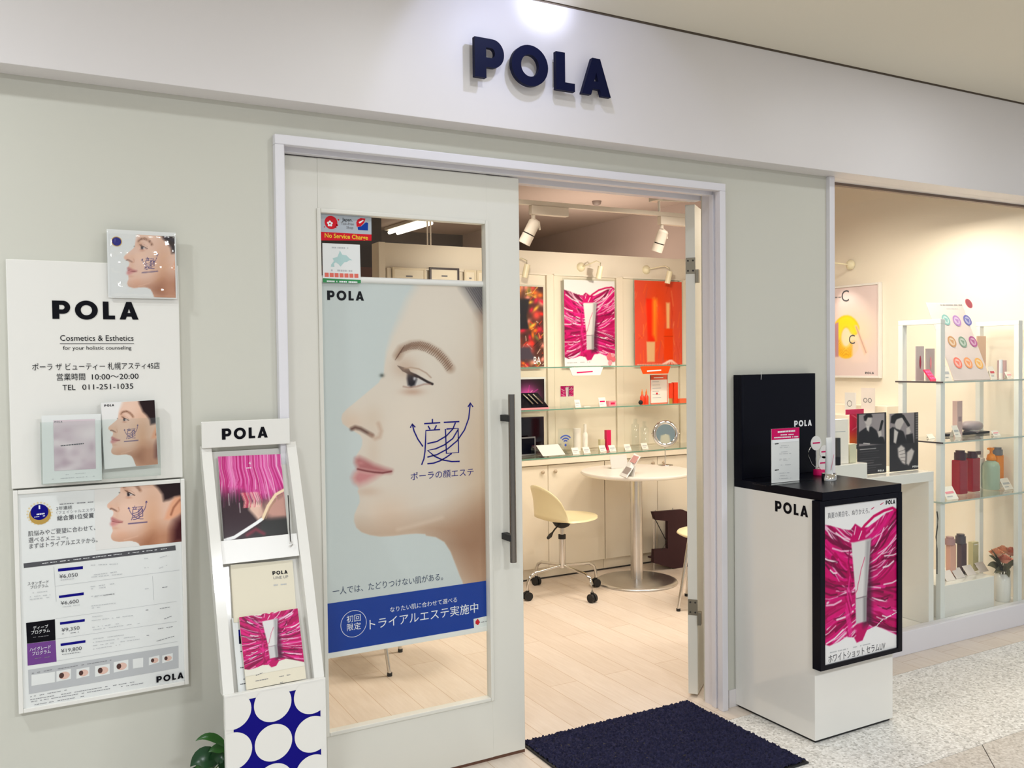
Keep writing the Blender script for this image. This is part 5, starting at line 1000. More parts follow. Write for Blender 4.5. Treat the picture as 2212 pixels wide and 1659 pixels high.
def boxp(name, label, px0, px1, pyt, y, z, dep, m, cat='box', group=None, lab=None):
    x0, x1 = AT(px0, pyt, y=y)[0], AT(px1, pyt, y=y)[0]; zt = AT((px0+px1)/2, pyt, y=y)[2]; t = T(name, label, cat, ((x0+x1)/2, y+dep/2, z+.0005), group=group)
    b = MB(); b.box(x0, x1, y, y+dep, z+.0005, zt, m, min(.0015, dep/5)); b.build('carton', t)
    if lab: b = MB(); b.box(x0+(x1-x0)*.2, x1-(x1-x0)*.2, y-.0008, y-.0002, z+(zt-z)*lab[1], z+(zt-z)*lab[2], lab[0]); b.build('printed_pattern', t)
    return t
def bottle(name, label, px, pyt, y, z, r, prof, mats, cat='bottle', sx=1, sy=1, group=None, parts=('body', 'cap')):
    P = AT(px, pyt, y=y); Ht = P[2]-z; t = T(name, label, cat, (P[0], y, z+.0005), group=group)
    for nm, pf, m in zip(parts, prof, mats): b = MB(); b.lathe((P[0], y, z+.0005), [(r*a, Ht*h) for a, h in pf], m, 24, sx=sx, sy=sy); b.build(nm, t)
    return t
Z2 = 1.163; y = 2.42
s = Sheet((AT(1211, 845, y=2.45)[0], 2.45, AT(1211, 857, y=2.45)[2])); w = AT(1239, 845, y=2.45)[0]-s.O[0]; h = AT(1211, 834, y=2.45)[2]-s.O[2]
t = T('display_card', 'small magenta butterfly-shaped print on a clear stand, middle shelf', 'card', M=s.M); b = Art(s); b.box(0, w, .0005, .0025, 0, h, M_WPAPER); b.build('board', t); picture('picture', t, s, 0, 0, w, h, .0006, 50, 50, lambda X, Y: magenta(X, Y*.75+.3, 5), M_PRINT); b = Art(s); b.box(-.004, w+.004, .003, .006, Z2+.001-s.O[2], h, M_ACRYL); b.box(-.004, w+.004, -.03, .003, Z2+.001-s.O[2], Z2+.003-s.O[2], M_ACRYL); b.build('clear_stand', t)
card('price_card', 'small white card beside the magenta butterfly print', 1249, 2.42, Z2, .055, .045, mark=M_LGREY); card('price_card', 'white leaflet card with a dark pink line on the middle shelf', 1303, 2.42, Z2, .065, .06, mark=M_MAG)
boxp('sachet_box', 'small pink sachet box lying on the middle shelf near the bay post', 1316, 1331, 866, 2.40, Z2, .04, M_PINKP, lab=(M_MAGP, .3, .7)); boxp('label_strip', 'low white label strip on the middle glass shelf', 1262, 1276, 878, 2.39, Z2, .02, M_CARD, 'label')
s = Sheet((AT(1405, 871, y=2.44)[0], 2.44, Z2+.001)); w = AT(1442, 840, y=2.44)[0]-s.O[0]; h = AT(1405, 810, y=2.44)[2]-s.O[2]; t = T('info_board', 'white information board with an orange header on the middle shelf', 'sign', M=s.M); b = Art(s); b.box(0, w, 0, .006, 0, h, M_CARD); b.build('board', t)
a = Art(s); og = mat('salmon_print', (238, 106, 76), .5, spec=.14, var=0); a.rect(0, h*.83, w, h, og, .0006); a.rect(0, 0, w*.035, h, og, .0006); a.rect(w*.965, 0, w, h, og, .0006); a.rect(0, 0, w, h*.03, og, .0006); a.disc(w*.38, h*.35, .008, M_RED, .0006); a.build('printed_pattern', t)
a = Art(s)
for k in range(6): a.cut('small_print_lettering'); a.ribbon([(w*.12, h*(.76-k*.11)), (w*(.5+.06*(k % 3)), h*(.76-k*.11))], .004, M_LGREY, .0006, uv=True)
a.cut('lettering'); a.ribbon([(w*.2, h*.9), (w*.75, h*.9)], .008, M_CARD, .001, uv=True); a.build('lettering', t)
for k, px in enumerate((1387, 1396)): bottle('dropper_bottle', ('slim orange dropper bottle by the black ball', 'slim orange dropper bottle touching the information board side')[k], px, 841, 2.42+.01*k, Z2, .016, ([(1, 0), (1, .5), (.5, .62), (.4, .66)], [(.42, .66), (.42, .8), (.2, .9), (.12, 1)]), (M_ORG, mat('orange_tip', (240, 120, 50), .4)), group='dropper bottles')
b = MB(); P = AT(1384, 870, y=2.39); b.lathe((P[0], 2.39, Z2+.018), [(.001, -.0175), (.012, -.013), (.0175, 0), (.012, .013), (.001, .0175)], M_RUBBER, 20); tag(b.build('ball_tester'), 'small black ball by the dropper bottles', 'tester')
bottle('tube', 'orange tube standing on a gold cap', 1449, 828, 2.43, Z2, .017, ([(.7, 0), (.7, .25)], [(1, .25), (1.05, 1.0)]), (M_GOLD, M_ORG), 'tube', sx=1.15, sy=.7, parts=('cap', 'tube_body')); boxp('carton_box', 'tall orange-red carton next to the orange tube', 1456, 1464.5, 826, 2.42, Z2, .03, M_ORG); boxp('pouch_box', 'low orange box at the open door leaf edge', 1469, 1486, 861, 2.40, Z2, .05, mat('orange_pouch', (240, 110, 66), .4))
# black tray display on the shelf behind the door edge
t = T('tray_display', 'black slanted display tray with silver tools on the middle shelf', 'display tray', AT(1160, 878, y=2.40)); P = [AT(1118, 880, y=2.40), AT(1183, 879, y=2.40)]; x0, x1 = P[0][0], P[1][0]
b = MB(); b.prism([(x0, 2.36, Z2+.001), (x0, 2.36, Z2+.02), (x0, 2.50, Z2+.11), (x0, 2.52, Z2+.11), (x0, 2.52, Z2+.001)], (x1-x0-.02, 0, 0), M_BLACK); b.build('tray', t)
for k in range(3): b = MB(); q = x0+(x1-x0)*(.45+.16*k); b.tube([(q, 2.372, Z2+.036), (q-.02, 2.47, Z2+.100)], .006, M_CHROME, 8); b.build('tool', t)
b = MB(); b.box(x0, x1-.02, 2.350, 2.3595, Z2+.001, Z2+.014, M_PINKP); b.build('front_strip', t)
# counter goods
ZC = .8365
s = Sheet((AT(1207, 966, y=2.50)[0], 2.50, AT(1207, 966, y=2.50)[2])); w = AT(1236, 950, y=2.5)[0]-s.O[0]; t = T('wifi_sign', 'clear plate with a blue wireless signal mark on the back counter', 'sign', M=s.M); z0 = ZC+.001-s.O[2]
b = Art(s); b.box(-.004, w+.004, .001, .003, z0, .13, M_ACRYL); b.box(-.004, w+.004, -.03, .001, z0, z0+.002, M_ACRYL); b.build('plate', t); a = Art(s); wb = mat('signal_blue', (60, 92, 190), .4, var=0)
for r in (.055, .036, .019): a.ribbon([(w/2+r*math.sin(q), .025+r*math.cos(q)) for q in np.linspace(-.85, .85, 12)], .010, wb, .0006, uv=True)
a.disc(w/2, .012, .009, wb, .0006); a.build('signal_mark', t)
names = ('first small white price card after the wireless sign', 'second small white price card along the counter', 'small white price card left of the magenta carton', 'small white price card in front of the magenta carton', 'small white price card past the bay post', 'last small white price card before the mirror')
names = ('small white price card nearest the wireless sign', 'small white price card between the wireless sign and the magenta carton', 'small white price card just before the magenta carton', 'small white price card just past the magenta carton', 'small white price card under the bay post', 'small white price card nearest the round mirror')
for k, px in enumerate((1244, 1268, 1303, 1324, 1357, 1394)): card('price_card', names[k], px, 2.38 if k != 2 else 2.41, ZC, .05, .055, 30, mark=M_LGREY, group='price cards on the back counter')
boxp('carton_box', 'slim magenta carton standing on the back counter', 1310.5, 1320, 929, 2.46, ZC, .03, M_MAGP); boxp('cream_jar_box', 'small gold-topped jar box beside the magenta carton', 1297, 1307, 949, 2.47, ZC, .03, mat('pale_gold_box', (210, 200, 160), .4))
bottle('pump_bottle', 'translucent white bottle with a tall cap on the back counter', 1264, 916, 2.52, ZC, .02, ([(1, 0), (1, .62), (.5, .7)], [(.55, .7), (.55, 1)]), (M_CARD, M_CARD)); bottle('jar', 'low translucent jar on the back counter by the pump bottle', 1246, 925, 2.55, ZC, .028, ([(1, 0), (1, .8)], [(1.05, .8), (1.05, 1)]), (M_CARD, M_CARD), 'jar', parts=('body', 'lid'))
bottle('lotion_bottle', 'tall clear bottle in front of the back panel near the mirror', 1392, 910, 2.55, ZC, .03, ([(1, 0), (1, .75), (.5, .8)], [(.5, .8), (.5, 1)]), (M_ACRYL, M_ACRYL)); bottle('lotion_bottle', 'tall clear bottle past the bay post on the counter', 1372, 905, 2.58, ZC, .028, ([(1, 0), (1, .8), (.5, .85)], [(.5, .85), (.5, 1)]), (M_ACRYL, M_ACRYL))
t = T('tablet_screen', 'dark glass screen standing on the back counter by the door edge', 'screen', AT(1150, 975, y=2.56)); x0, x1 = AT(1095, 930, y=2.56)[0], AT(1175, 930, y=2.56)[0]; b = MB(); b.box(x0, x1, 2.56, 2.585, ZC+.0005, 1.10, mat('dark_screen', (40, 26, 34), .1)); b.build('panel', t)
b = MB(); b.box(x0+.012, x1-.012, 2.5585, 2.5598, ZC+.02, 1.09, mat('screen_glass', (24, 14, 20), .05)); b.build('screen_glass', t)
t = T('frame_stand', 'small dark framed screen in front of the dark glass screen', 'photo frame', AT(1143, 975, y=2.50)); x0, x1 = AT(1120, 950, y=2.50)[0], AT(1157, 950, y=2.5)[0]; z1 = AT(1140, 944, y=2.5)[2]; b = MB(); b.box(x0, x1, 2.50, 2.51, ZC+.0005, z1, M_GREY, .002); b.build('frame', t); b = MB(); b.box(x0+.01, x1-.01, 2.498, 2.4998, ZC+.012, z1-.01, M_BLACK); b.build('screen', t)
P = AT(1180, 983, z=ZC); t = T('leaflet_stand', 'clear slanted acrylic stand with a white menu on the back counter', 'leaflet stand', P); b = MB(); x0, x1 = P[0]-.12, P[0]+.12
b.prism([(x0, 2.345, ZC+.001), (x0, 2.45, ZC+.075), (x0, 2.453, ZC+.075), (x0, 2.352, ZC+.001)], (x1-x0, 0, 0), M_ACRYL); b.prism([(x0, 2.4535, ZC+.075), (x0, 2.4565, ZC+.075), (x0, 2.47, ZC+.001), (x0, 2.467, ZC+.001)], (x1-x0, 0, 0), M_ACRYL); b.build('acrylic', t); b = MB(); b.prism([(x0+.03, 2.3505, ZC+.006), (x0+.03, 2.444, ZC+.0725), (x0+.03, 2.443, ZC+.0735), (x0+.03, 2.3495, ZC+.007)], (.18, 0, 0), M_CARD); b.build('menu', t)

# ------------------------------------------------------------------ on the podium
ZP = .983; P = AT(1697, 1043, z=ZP); yl = P[1]; s = Sheet((AT(1667, 1043, y=yl)[0], yl, ZP+.004)); w = AT(1727, 1000, y=yl)[0]-s.O[0]; h = AT(1697, 924, y=yl)[2]-s.O[2]
t = T('leaflet_holder', 'clear holder with a magenta-headed leaflet on the podium top', 'leaflet holder', M=s.M)
b = Art(s); b.box(-.002, w+.002, .0015, .004, -.001, h, M_ACRYL); b.box(-.06, w+.06, -.03, .045, -.0035, -.0012, M_ACRYL); b.build('clear_stand', t); b = Art(s); b.box(0, w, .0005, .0014, 0, h-.002, M_WPAPER); b.build('leaflet', t)
a = Art(s); a.rect(0, h*.79, w, h-.002, M_MAG, .0003); a.rect(w*.03, h*.735, w*.97, h*.79, M_WINK, .0003); a.build('header_pattern', t)
a = Art(s); P = cz([(620, 795), (815, 780), (635, 828), (800, 820), (580, 858), (850, 845), (590, 928), (630, 922), (590, 1222), (632, 1216)], 1560, 780, 5.183)
a.dashes(P[0], P[1], M_WINK, .0008, .007, 1, .97); a.dashes(P[2], P[3], M_WINK, .0008, .004, 2, .9); a.dashes(P[4], P[5], M_WINK, .0008, .005, 3, .9); a.dashes(P[6], P[7], M_INK, .0008, .004, 4, 1); a.dashes(P[8], P[9], M_INK, .0008, .004, 5, 1)
for k, yy in enumerate((945, 965, 1015, 1035, 1095, 1110, 1160, 1250, 1280, 1310)): q = cz([(640, yy+4), (770-(k % 3)*20, yy-2)], 1560, 780, 5.183); a.dashes(q[0], q[1], M_LGREY, .0008, .002, k)
a.build('lettering', t)
P = AT(1791, 1038, z=ZP); tx, ty = P[0], P[1]
t = T('tester_tube', 'frosted white sample tube standing in a chrome ring on the podium', 'tube', (tx, ty, ZP))
b = MB(); b.lathe((tx, ty, ZP), [(.030, .0005), (.030, .030), (.024, .030), (.024, .004), (.001, .004)], M_CHROME, 40); b.build('chrome_ring', t)
zt = AT(1791, 945, y=ty)[2]; b = MB(); n = 24; V = []; F = []
for f in np.linspace(0, 1, 8):
    rx, ry = .0165+.001*f, .0165*(1-f)**.7+.0015
    for k in range(n): V.append((tx+rx*math.cos(2*math.pi*k/n), ty+ry*math.sin(2*math.pi*k/n), ZP+.012+(zt-ZP-.012)*f))
for i in range(7):
    for k in range(n): F.append([i*n+k, i*n+(k+1) % n, (i+1)*n+(k+1) % n, (i+1)*n+k])
b.add(V, F+[list(range(7*n, 8*n))], mat('frosted_tube', (222, 224, 224), .35), True); b.build('tube_body', t)
a = Art(Sheet((tx, ty-.017, ZP))); a.cut('lettering'); a.ribbon([(-.008, .045), (-.003, .065), (.004, .085), (.009, .11)], .002, M_MAG, .0002, uv=True); a.build('lettering', t)
P = AT(1770, 1026, z=ZP); wx, wy = P[0], P[1]; t = T('wobbler_display', 'magenta-footed wire display with three round white tags on the podium', 'display', (wx, wy, ZP))
b = MB(); b.lathe((wx, wy, ZP), [(.026, .0005), (.026, .022), (.024, .024), (.001, .024)], M_MAG, 28); b.build('foot', t)
G2 = lambda x, y: AT(x, y, y=wy)
b = MB(); b.tube([tuple(G2(*p)) for p in cz([(1040, 1190), (1000, 1150), (970, 1080), (965, 1010), (985, 970), (1010, 950)], 1560, 780, 5.183)], .0026, M_CHROME, 8); b.tube([tuple(G2(*p)) for p in cz([(1050, 1200), (1052, 1100), (1050, 1000), (1052, 960)], 1560, 780, 5.183)], .0026, M_CHROME, 8); b.build('wire', t)
b = MB(); b.tube([tuple(G2(*p)) for p in cz([(1060, 1200), (1100, 1180), (1120, 1150)], 1560, 780, 5.183)], .0022, M_CHROME, 8); b.build('wire', t)
for cx, cy, r in ((1042, 918, 54), (1135, 1015, 50), (1122, 1140, 52)):
    q = G2(*cz([(cx, cy)], 1560, 780, 5.183)[0]); rr = r/5.183*np.linalg.norm(G2(1780, 980)-G2(1779, 980))*1.05; b = MB(); b.cyl((q[0], wy-.006, q[2]), (q[0], wy-.003, q[2]), rr, M_WPLASTIC, n=28); tg = b.build('round_tag', t)
    b = MB(); b.box(q[0]-rr*.7, q[0]+rr*.7, wy-.0066, wy-.0061, q[2]-.002, q[2]+.004, M_MAG); b.build('printed_pattern', tg)

# ------------------------------------------------------------------ window display: table, risers, cards
ZD = .898; PF = .100
t = T('display_table', 'plain white display table with slab legs behind the window glass', 'table', (3.72, .3, PF))
b = MB(); b.box(3.285, 4.150, .105+.01, .50, ZD-.05, ZD, M_WHITE, .002); b.build('tabletop', t)
for x in (3.285, 4.110): b = MB(); b.box(x, x+.040, .115, .50, PF+.0005, ZD-.05, M_WHITE, .002); b.build('leg', t)
b = MB(); b.box(3.30, 3.647, .117, .186, ZD+.0005, .975, M_WHITE, .002); tag(b.build('display_riser'), 'low white block standing at the front of the display table', 'riser')
for px0, px1, nm, fn in ((1851.5, 1914.5, 'black and white card of a man in a dark suit holding a slim device', suitman(False)), (1921.5, 1983.5, 'black and white card of a man close up with clasped hands below', suitman(True))):
    y = .205; x0, x1 = AT(px0, 950, y=y)[0], AT(px1, 950, y=y)[0]; z1 = AT(px0, 894, y=y)[2]; s = Sheet((x0, y, ZD+.001)); w, h = x1-x0, z1-ZD-.001; t = T('display_card', nm, 'card', M=s.M)
    b = Art(s); b.box(-.003, w+.003, .0008, .004, 0, h+.002, M_ACRYL); b.box(-.003, w+.003, .004, .04, 0, .003, M_ACRYL); b.build('clear_stand', t); picture('picture', t, s, 0, .002, w, h, 0, 70, 100, fn)
    a = Art(s); P = (1896, 1019) if 'holding' in nm else (1971, 1010); a.pola(P, (P[0]+13, P[1]-1.4), M_WINK, .0008); a.build('lettering', t)
ZR = .9755
boxp('carton_box', 'tall white carton on the low white block in the window', 1797, 1833, 906, .150, ZR, .03, M_CARD, lab=(M_LGREY, .72, .735)); bottle('tube', 'black tube in front of the tall white carton', 1810, 946, .133, ZR, .0125, ([(1, 0), (1, .3)], [(1, .3), (.95, 1.0)]), (M_BLACK, mat('black_tube', (40, 40, 42), .25)), 'tube', parts=('cap', 'tube_body'))
boxp('carton_box', 'slim pale olive carton next to the tall white carton', 1836, 1850, 959, .150, ZR, .03, mat('pale_olive_box', (206, 204, 176), .5))
y = .262; s = Sheet((AT(1835, 950, y=y)[0], y, ZD+.001)); w = AT(1856, 950, y=y)[0]-s.O[0]; h = AT(1845, 889, y=y)[2]-s.O[2]; t = T('promo_card', 'red and orange promotion card with a wide top behind the suit card', 'card', M=s.M); b = Art(s); b.box(0, w, .001, .003, 0, h, M_ACRYL); b.build('clear_stand', t)
def grad(X, Y): I = Ink(X, Y, (226, 12, 70)); I.mix(np.clip((Y-1.2)/.8, 0, 1), (250, 110, 20)); I.line([(.2, .2), (.8, .5), (.75, 1.1), (.3, 1.3)], .06, (250, 120, 140), .05); return I.C
picture('picture', t, s, 0, h*.48, w, h, .0005, 24, 40, grad); b = Art(s); b.box(-.028, w+.03, -.004, .001, h-.014, h+.012, M_MAGP); b.build('top_bar', t); b = Art(s); b.box(.004, w-.002, -.003, .0005, h*.40, h*.47, M_DGREY); b.build('grey_band', t)
# stepped unit, poster and lamp on the shop's side wall
b = MB(); b.box(4.88, 4.998, .98, 1.75, 0, 1.175, M_INWALL, .002); b.box(4.74, 4.88, .98, 1.75, 0, 1.115, M_INWALL, .002); tag(b.build('stepped_unit'), 'white stepped display unit along the side wall under the yellow poster', 'display unit')
def sidecard(name, label, pxL, pxR, pyT, x, z, m, mark):
    y0, y1 = AT(pxR, 870, x=x)[1], AT(pxL, 870, x=x)[1]; zt = AT((pxL+pxR)/2, pyT, x=x)[2]; s = Sheet((x, y1, z+.001), (0, -1, 0)); w, h = y1-y0, zt-z-.001; t = T(name, label, 'card', M=s.M); b = Art(s); b.box(0, w, 0, .006, 0, h, m); b.box(0, w, .006, .04, 0, .003, m); b.build('board', t)
    a = Art(s)
    for q in mark: a.cut('lettering'); a.ring(w*q[0], h*q[1], w*q[2], w*.05, M_GREY, .0006)
    a.build('lettering', t)
sidecard('display_card', 'square pale card with a ring drawing on the stepped unit', 1825, 1848, 848, 4.80, 1.115, mat('pale_grey_card', (222, 222, 222), .5), ((.45, .5, .24),)); sidecard('display_card', 'upright pale card with two small rings on the stepped unit', 1860, 1889, 838, 4.80, 1.115, mat('pale_mauve_card', (226, 218, 214), .5), ((.32, .55, .15), (.66, .55, .15)))
s = Sheet((4.975, AT(1797, 700, x=4.975)[1]+.04, 1.368), (0, -1, 0)); w = s.O[1]-AT(1897, 700, x=4.975)[1]; h = .605; t = T('framed_poster', 'framed mauve poster with a yellow splash on the side wall of the shop', 'poster', M=s.M); b = Art(s); f = .014
for u0, v0, u1, v1 in ((-f, -f, 0, h+f), (w, -f, w+f, h+f), (0, -f, w, 0), (0, h, w, h+f)): b.box(u0, u1, -.006, .022, v0, v1, M_WPLASTIC, .002)
b.build('frame', t); picture('picture', t, s, 0, 0, w, h, 0, 80, 110, lambda X, Y: yellowc(X*1.0, Y*1.0), M_PRINTG); b = Art(s); b.box(0, w, .002, .02, 0, h, M_WPAPER); b.build('backing', t)
a = Art(s); a.text('C', (1818, 652), (1834, 651), M_DGREY, .001, sy=1.1); a.text('C', (1834, 743), (1847, 742), M_DGREY, .001, sy=1.1); a.pola((1869, 808), (1888, 808), M_DGREY, .001); a.dashes((1798, 643), (1817, 642), M_GREY, .001, .008, 2); a.build('lettering', t)
B = AT(1838, 572, x=4.995); armlamp('cream swing-arm lamp above the yellow poster on the side wall', 4.995, B[2], B[1], 4.78, B[2]-.01, B[1]+.22, True)
spot('poster_light', (4.77, B[1]+.1, B[2]-.06), (4.97, B[1]-.02, 1.75), 4, WARM, 60, .8, .02)

# glass shelving frame in the window
XL, XR, YF, YR, ZT = 4.225, 4.90, .13, .36, 1.690; M_FRM = mat('white_powder_coat', (228, 230, 226), .35, var=.005)
t = T('shelving_frame', 'white tubular shelving frame with glass shelves in the shop window', 'shelving', ((XL+XR)/2, .25, PF))
for x in (XL, XR):
    for y in (YF, YR): b = MB(); b.box(x-.018, x+.018, y-.014, y+.014, PF+.0005, ZT-.026, M_FRM, .002); b.build('post', t)
    b = MB(); b.box(x-.018, x+.018, YF-.014, YR+.014, ZT-.026, ZT, M_FRM, .002); b.build('top_rail', t)
zs = (1.363, 1.046, .732)
for z in zs:
    b = MB(); b.box(XL-.02, XR+.02, YF-.03, YR+.03, z-.008, z, M_SHELFGL); sh = b.build('glass_shelf', t); b = MB(); b.box(XL-.02, XR+.02, YF-.032, YF-.030, z-.008, z, mat('pale_glass_edge', (178, 192, 182), .2)); b.box(XL-.022, XL-.020, YF-.03, YR+.03, z-.008, z, mat('dark_glass_edge', (70, 60, 62), .3) if z > 1 else mat('pale_glass_edge')); b.build('front_edge', sh)
# upper shelf
z = zs[0]; yb = AT(2097, 812, z=z)[1]; yb = .165
P0, P1 = AT(2062, 809, y=yb), AT(2140, 808, y=yb); tl = math.radians(22); s = Sheet((P0[0], yb, z+.001), (1, 0, 0), (0, math.sin(tl), math.cos(tl))); w = P1[0]-P0[0]; h = s.uv(2050, 655)[1]
t = T('colour_chart', 'leaning colour chart board with nine round colour samples', 'display board', M=s.M); b = Art(s); b.box(0, w, 0, .005, 0, h, mat('dusty_pink_board', (216, 202, 198), .4), .002); b.build('board', t)
cols = ((120, 176, 172), (170, 120, 190), (88, 92, 180), (190, 140, 90), (120, 150, 130), (170, 70, 140), (236, 116, 96), (238, 150, 90), (238, 176, 84)); cen = ((2043, 691), (2066.5, 693), (2089.5, 692), (2056, 738), (2079, 739), (2101.5, 738), (2068.5, 784), (2091, 784), (2114, 785))
for k, (c, q) in enumerate(zip(cols, cen)):
    u, v = s.uv(*q); a = Art(s); m = mat('sample_%s' % 'abcdefghi'[k], c, .35, var=.05); a.ring(u, v, .0330, .010, m, .002); a.disc(u, v, .0240, mat('sample_light_%s' % 'abcdefghi'[k], tuple(int(.45*v2+.55*235) for v2 in c), .3, var=.1), .0016, n=20); a.flat([(u-.017, v+.014), (u+.016, v+.006), (u+.003, v-.018)], m, .0024); a.build('colour_sample', t)
a = Art(s); a.dashes((2030, 659), (2080, 659), M_GREY, .001, .005, 1); a.dashes((2042, 667), (2072, 667), M_LGREY, .001, .004, 2); a.build('lettering', t)
u, v = s.uv(2092, 656); a = Art(s); a.disc(u, v, .0275, mat('crimson_badge', (160, 26, 66), .3), .003); a.ring(u, v, .031, .0045, M_PINKP, .0025); a.build('round_badge', t)
def lipcard(label, px0, px1, pyT, m2): 
    y = .28; x0, x1 = AT(px0, 780, y=y)[0], AT(px1, 780, y=y)[0]; zt = AT(px0, pyT, y=y)[2]; t = T('lipstick_card', label, 'card', ((x0+x1)/2, y, z)); b = MB(); b.box(x0, x1, y, y+.006, z+.0005, zt, mat('mauve_card', (196, 182, 182), .4)); b.box(x0, x1, y+.006, y+.03, z+.0005, z+.004, M_CARD); b.build('board', t); b = MB(); b.lathe(((x0+x1)/2, y-.002, (z+zt)/2+.005), [(.001, -.034), (.006, -.015), (.0075, .005), (.004, .03), (.001, .038)], m2, 14, sy=.3); b.build('lip_print', t)
lipcard('grey-mauve card with a dark red lipstick picture, outer end of the upper shelf', 1979, 1996, 748, mat('deep_red', (160, 30, 60), .3)); lipcard('grey-mauve card with a pale lipstick, behind the pink palette', 2001, 2019, 753, M_PINKP)
def palette():
    y = .20; x = AT(2018, 800, y=y)[0]; t = T('make_up_palette', 'bright pink palette tilted open on the upper window shelf', 'palette', (x, y, z+.001), (math.radians(-35), 0, math.radians(10))); b = MB(); b.box(-.03, .035, 0, .006, .0, .075, M_MAGP, .001); b.build('case', t, local=True)
    for i in range(3):
        for j in range(3): b = MB(); b.box(-.024+i*.019, -.010+i*.019, -.001, .0, .012+j*.02, .026+j*.02, mat('palette_pan', (236, 90, 160), .4)); b.build('colour_pan', t, local=True)
palette()
def wcard(label, px, y, z, h, w, tilt, m=M_CARD, mark=None, name='price_card'): return card(name, label, px, y, z, h, w, tilt, m, mark)
wcard('white price card leaning beside the colour chart foot', 2050, .14, z, .085, .055, 20, mark=M_LGREY); wcard('white sample card with a red lip mark near the far post of the upper shelf', 2148, .20, z, .075, .05, 20, mark=mat('lip_print_red', (214, 70, 80), .4)); wcard('small white card with a pink dot against the far post, upper shelf', 2184, .17, z, .045, .05, 30, mark=M_PINKP)
bottle('tube', 'small pale blue-white tube on the upper window shelf', 2162, 777, .22, z, .010, ([(1, 0), (1, .3)], [(1, .3), (.9, 1)]), (M_WPLASTIC, mat('pale_blue_tube', (214, 220, 228), .3)), 'tube', parts=('cap', 'tube_body')); boxp('carton_box', 'low dusty mauve box by the far post, upper shelf', 2172, 2202, 778, .26, z, .05, mat('dusty_mauve_box', (190, 160, 162), .4)); boxp('photo_panel', 'small skin-toned panel behind the colour chart', 2111, 2130, 726, .33, z, .006, mat('skin_panel', (222, 186, 160), .5), 'panel')
# middle shelf
z = zs[1]; y = .26
boxp('carton_box', 'tall dusty pink carton on the middle window shelf', 2068, 2079, 866, .275, z, .03, mat('dusty_pink_box', (206, 176, 172), .35), lab=(mat('mauve_shade', (160, 134, 136), .35), .42, .56)); wcard('white price card leaning on the dusty pink carton', 2071, .235, z, .07, .05, 24, mark=M_LGREY); boxp('tray', 'thin dark tray under the rounded beauty device', 2046, 2138, 934.5, .30, z, .07, M_BLACK, 'tray')
P = AT(2099, 924, y=.335); t = T('beauty_device', 'rounded grey-mauve beauty device on the middle window shelf', 'device', P); zt = AT(2099, 909, y=.335)[2]; hh = zt-z-.007; b = MB(); b.lathe((P[0], .335, z+.007), [(.045, 0), (.050, hh*.1), (.052, hh*.22), (.066, hh*.35), (.072, hh*.58), (.066, hh*.8), (.045, hh*.95), (.001, hh)], mat('mauve_grey_shell', (158, 146, 152), .35), 36, sy=.75); b.build('shell', t); b = MB(); b.lathe((P[0], .335, z+.007), [(.0525, hh*.20), (.0535, hh*.24), (.0525, hh*.28)], M_CHROME, 36, sy=.76); b.build('seam_ring', t)
wcard('small white card with a pink mark at the far end of the middle shelf', 2155, .17, z, .035, .06, 35, mark=M_PINKP); wcard('small white label card at the outer end of the middle shelf', 2014, .27, z, .03, .05, 40)
# lower shelf
z = zs[2]
M_RB = mat('ruby_bottle', (150, 6, 28), .12, var=.02); M_RC = mat('dark_plum_cap', (58, 16, 30), .25)
def sqbottle(name, label, pxa, pxb, pyS, pyT, cap0, cap1, y, z, m, mc, dep=.04, nozzle=None, group=None):
    x0, x1 = AT(pxa, pyS, y=y)[0], AT(pxb, pyS, y=y)[0]; zsd = AT(pxa, pyS, y=y)[2]; zt = AT(cap0, pyT, y=y)[2]; c0, c1 = AT(cap0, pyT, y=y+dep/2)[0], AT(cap1, pyT, y=y+dep/2)[0]; t = T(name, label, 'bottle', ((x0+x1)/2, y+dep/2, z+.0005), group=group)
    b = MB(); b.box(x0, x1, y, y+dep, z+.0005, zsd, m, .006); b.build('body', t); b = MB(); cx, r = (c0+c1)/2, (c1-c0)/2; b.cyl((cx, y+dep/2, zsd), (cx, y+dep/2, zt-.012), r*1.1, mc, n=24); b.cyl((cx, y+dep/2, zt-.012), (cx, y+dep/2, zt), r*.85, mc, n=24); b.build('cap', t)
    if nozzle: b = MB(); b.box(cx, AT(nozzle, pyT, y=y)[0], y+dep*.3, y+dep*.7, zt-.022, zt-.002, mc, .002); b.build('pump_nozzle', t)
sqbottle('lotion_bottle', 'ruby red bottle with a dark cap, nearest the shelf post', 2073, 2091, 995, 975, 2067, 2081, .215, z, M_RB, M_RC, .05); sqbottle('pump_bottle', 'ruby red pump bottle with a dark side nozzle', 2101, 2118, 990, 977, 2093, 2106, .235, z, M_RB, M_RC, .045, 2124)
boxp('carton_box', 'plain white carton behind the ruby red bottles', 2118, 2128, 990, .30, z, .04, M_CARD)
P = AT(2141, 1058, z=z); gx, gy = AT(2141, 1000, y=.255)[0], .255; Hg = AT(2141, 967, y=gy)[2]-z; t = T('pump_bottle', 'pale green round bottle with an orange pump on the lower window shelf', 'bottle', (gx, gy, z)); mo = mat('orange_pump', (238, 140, 16), .3)
b = MB(); b.lathe((gx, gy, z+.0005), [(.040, 0), (.045, .004), (.045, Hg*.56), (.038, Hg*.64), (.02, Hg*.69), (.016, Hg*.70)], mat('pale_green_bottle', (166, 186, 164), .2), 32); b.build('body', t); b = MB(); b.lathe((gx, gy, z), [(.022, Hg*.695), (.026, Hg*.72), (.020, Hg*.83), (.008, Hg*.86), (.007, Hg*.92), (.016, Hg*.96), (.017, Hg)], mo, 24); b.box(gx-.03, gx, gy-.006, gy+.006, Hg*.955+z, Hg+z, mo, .002); b.build('pump', t)
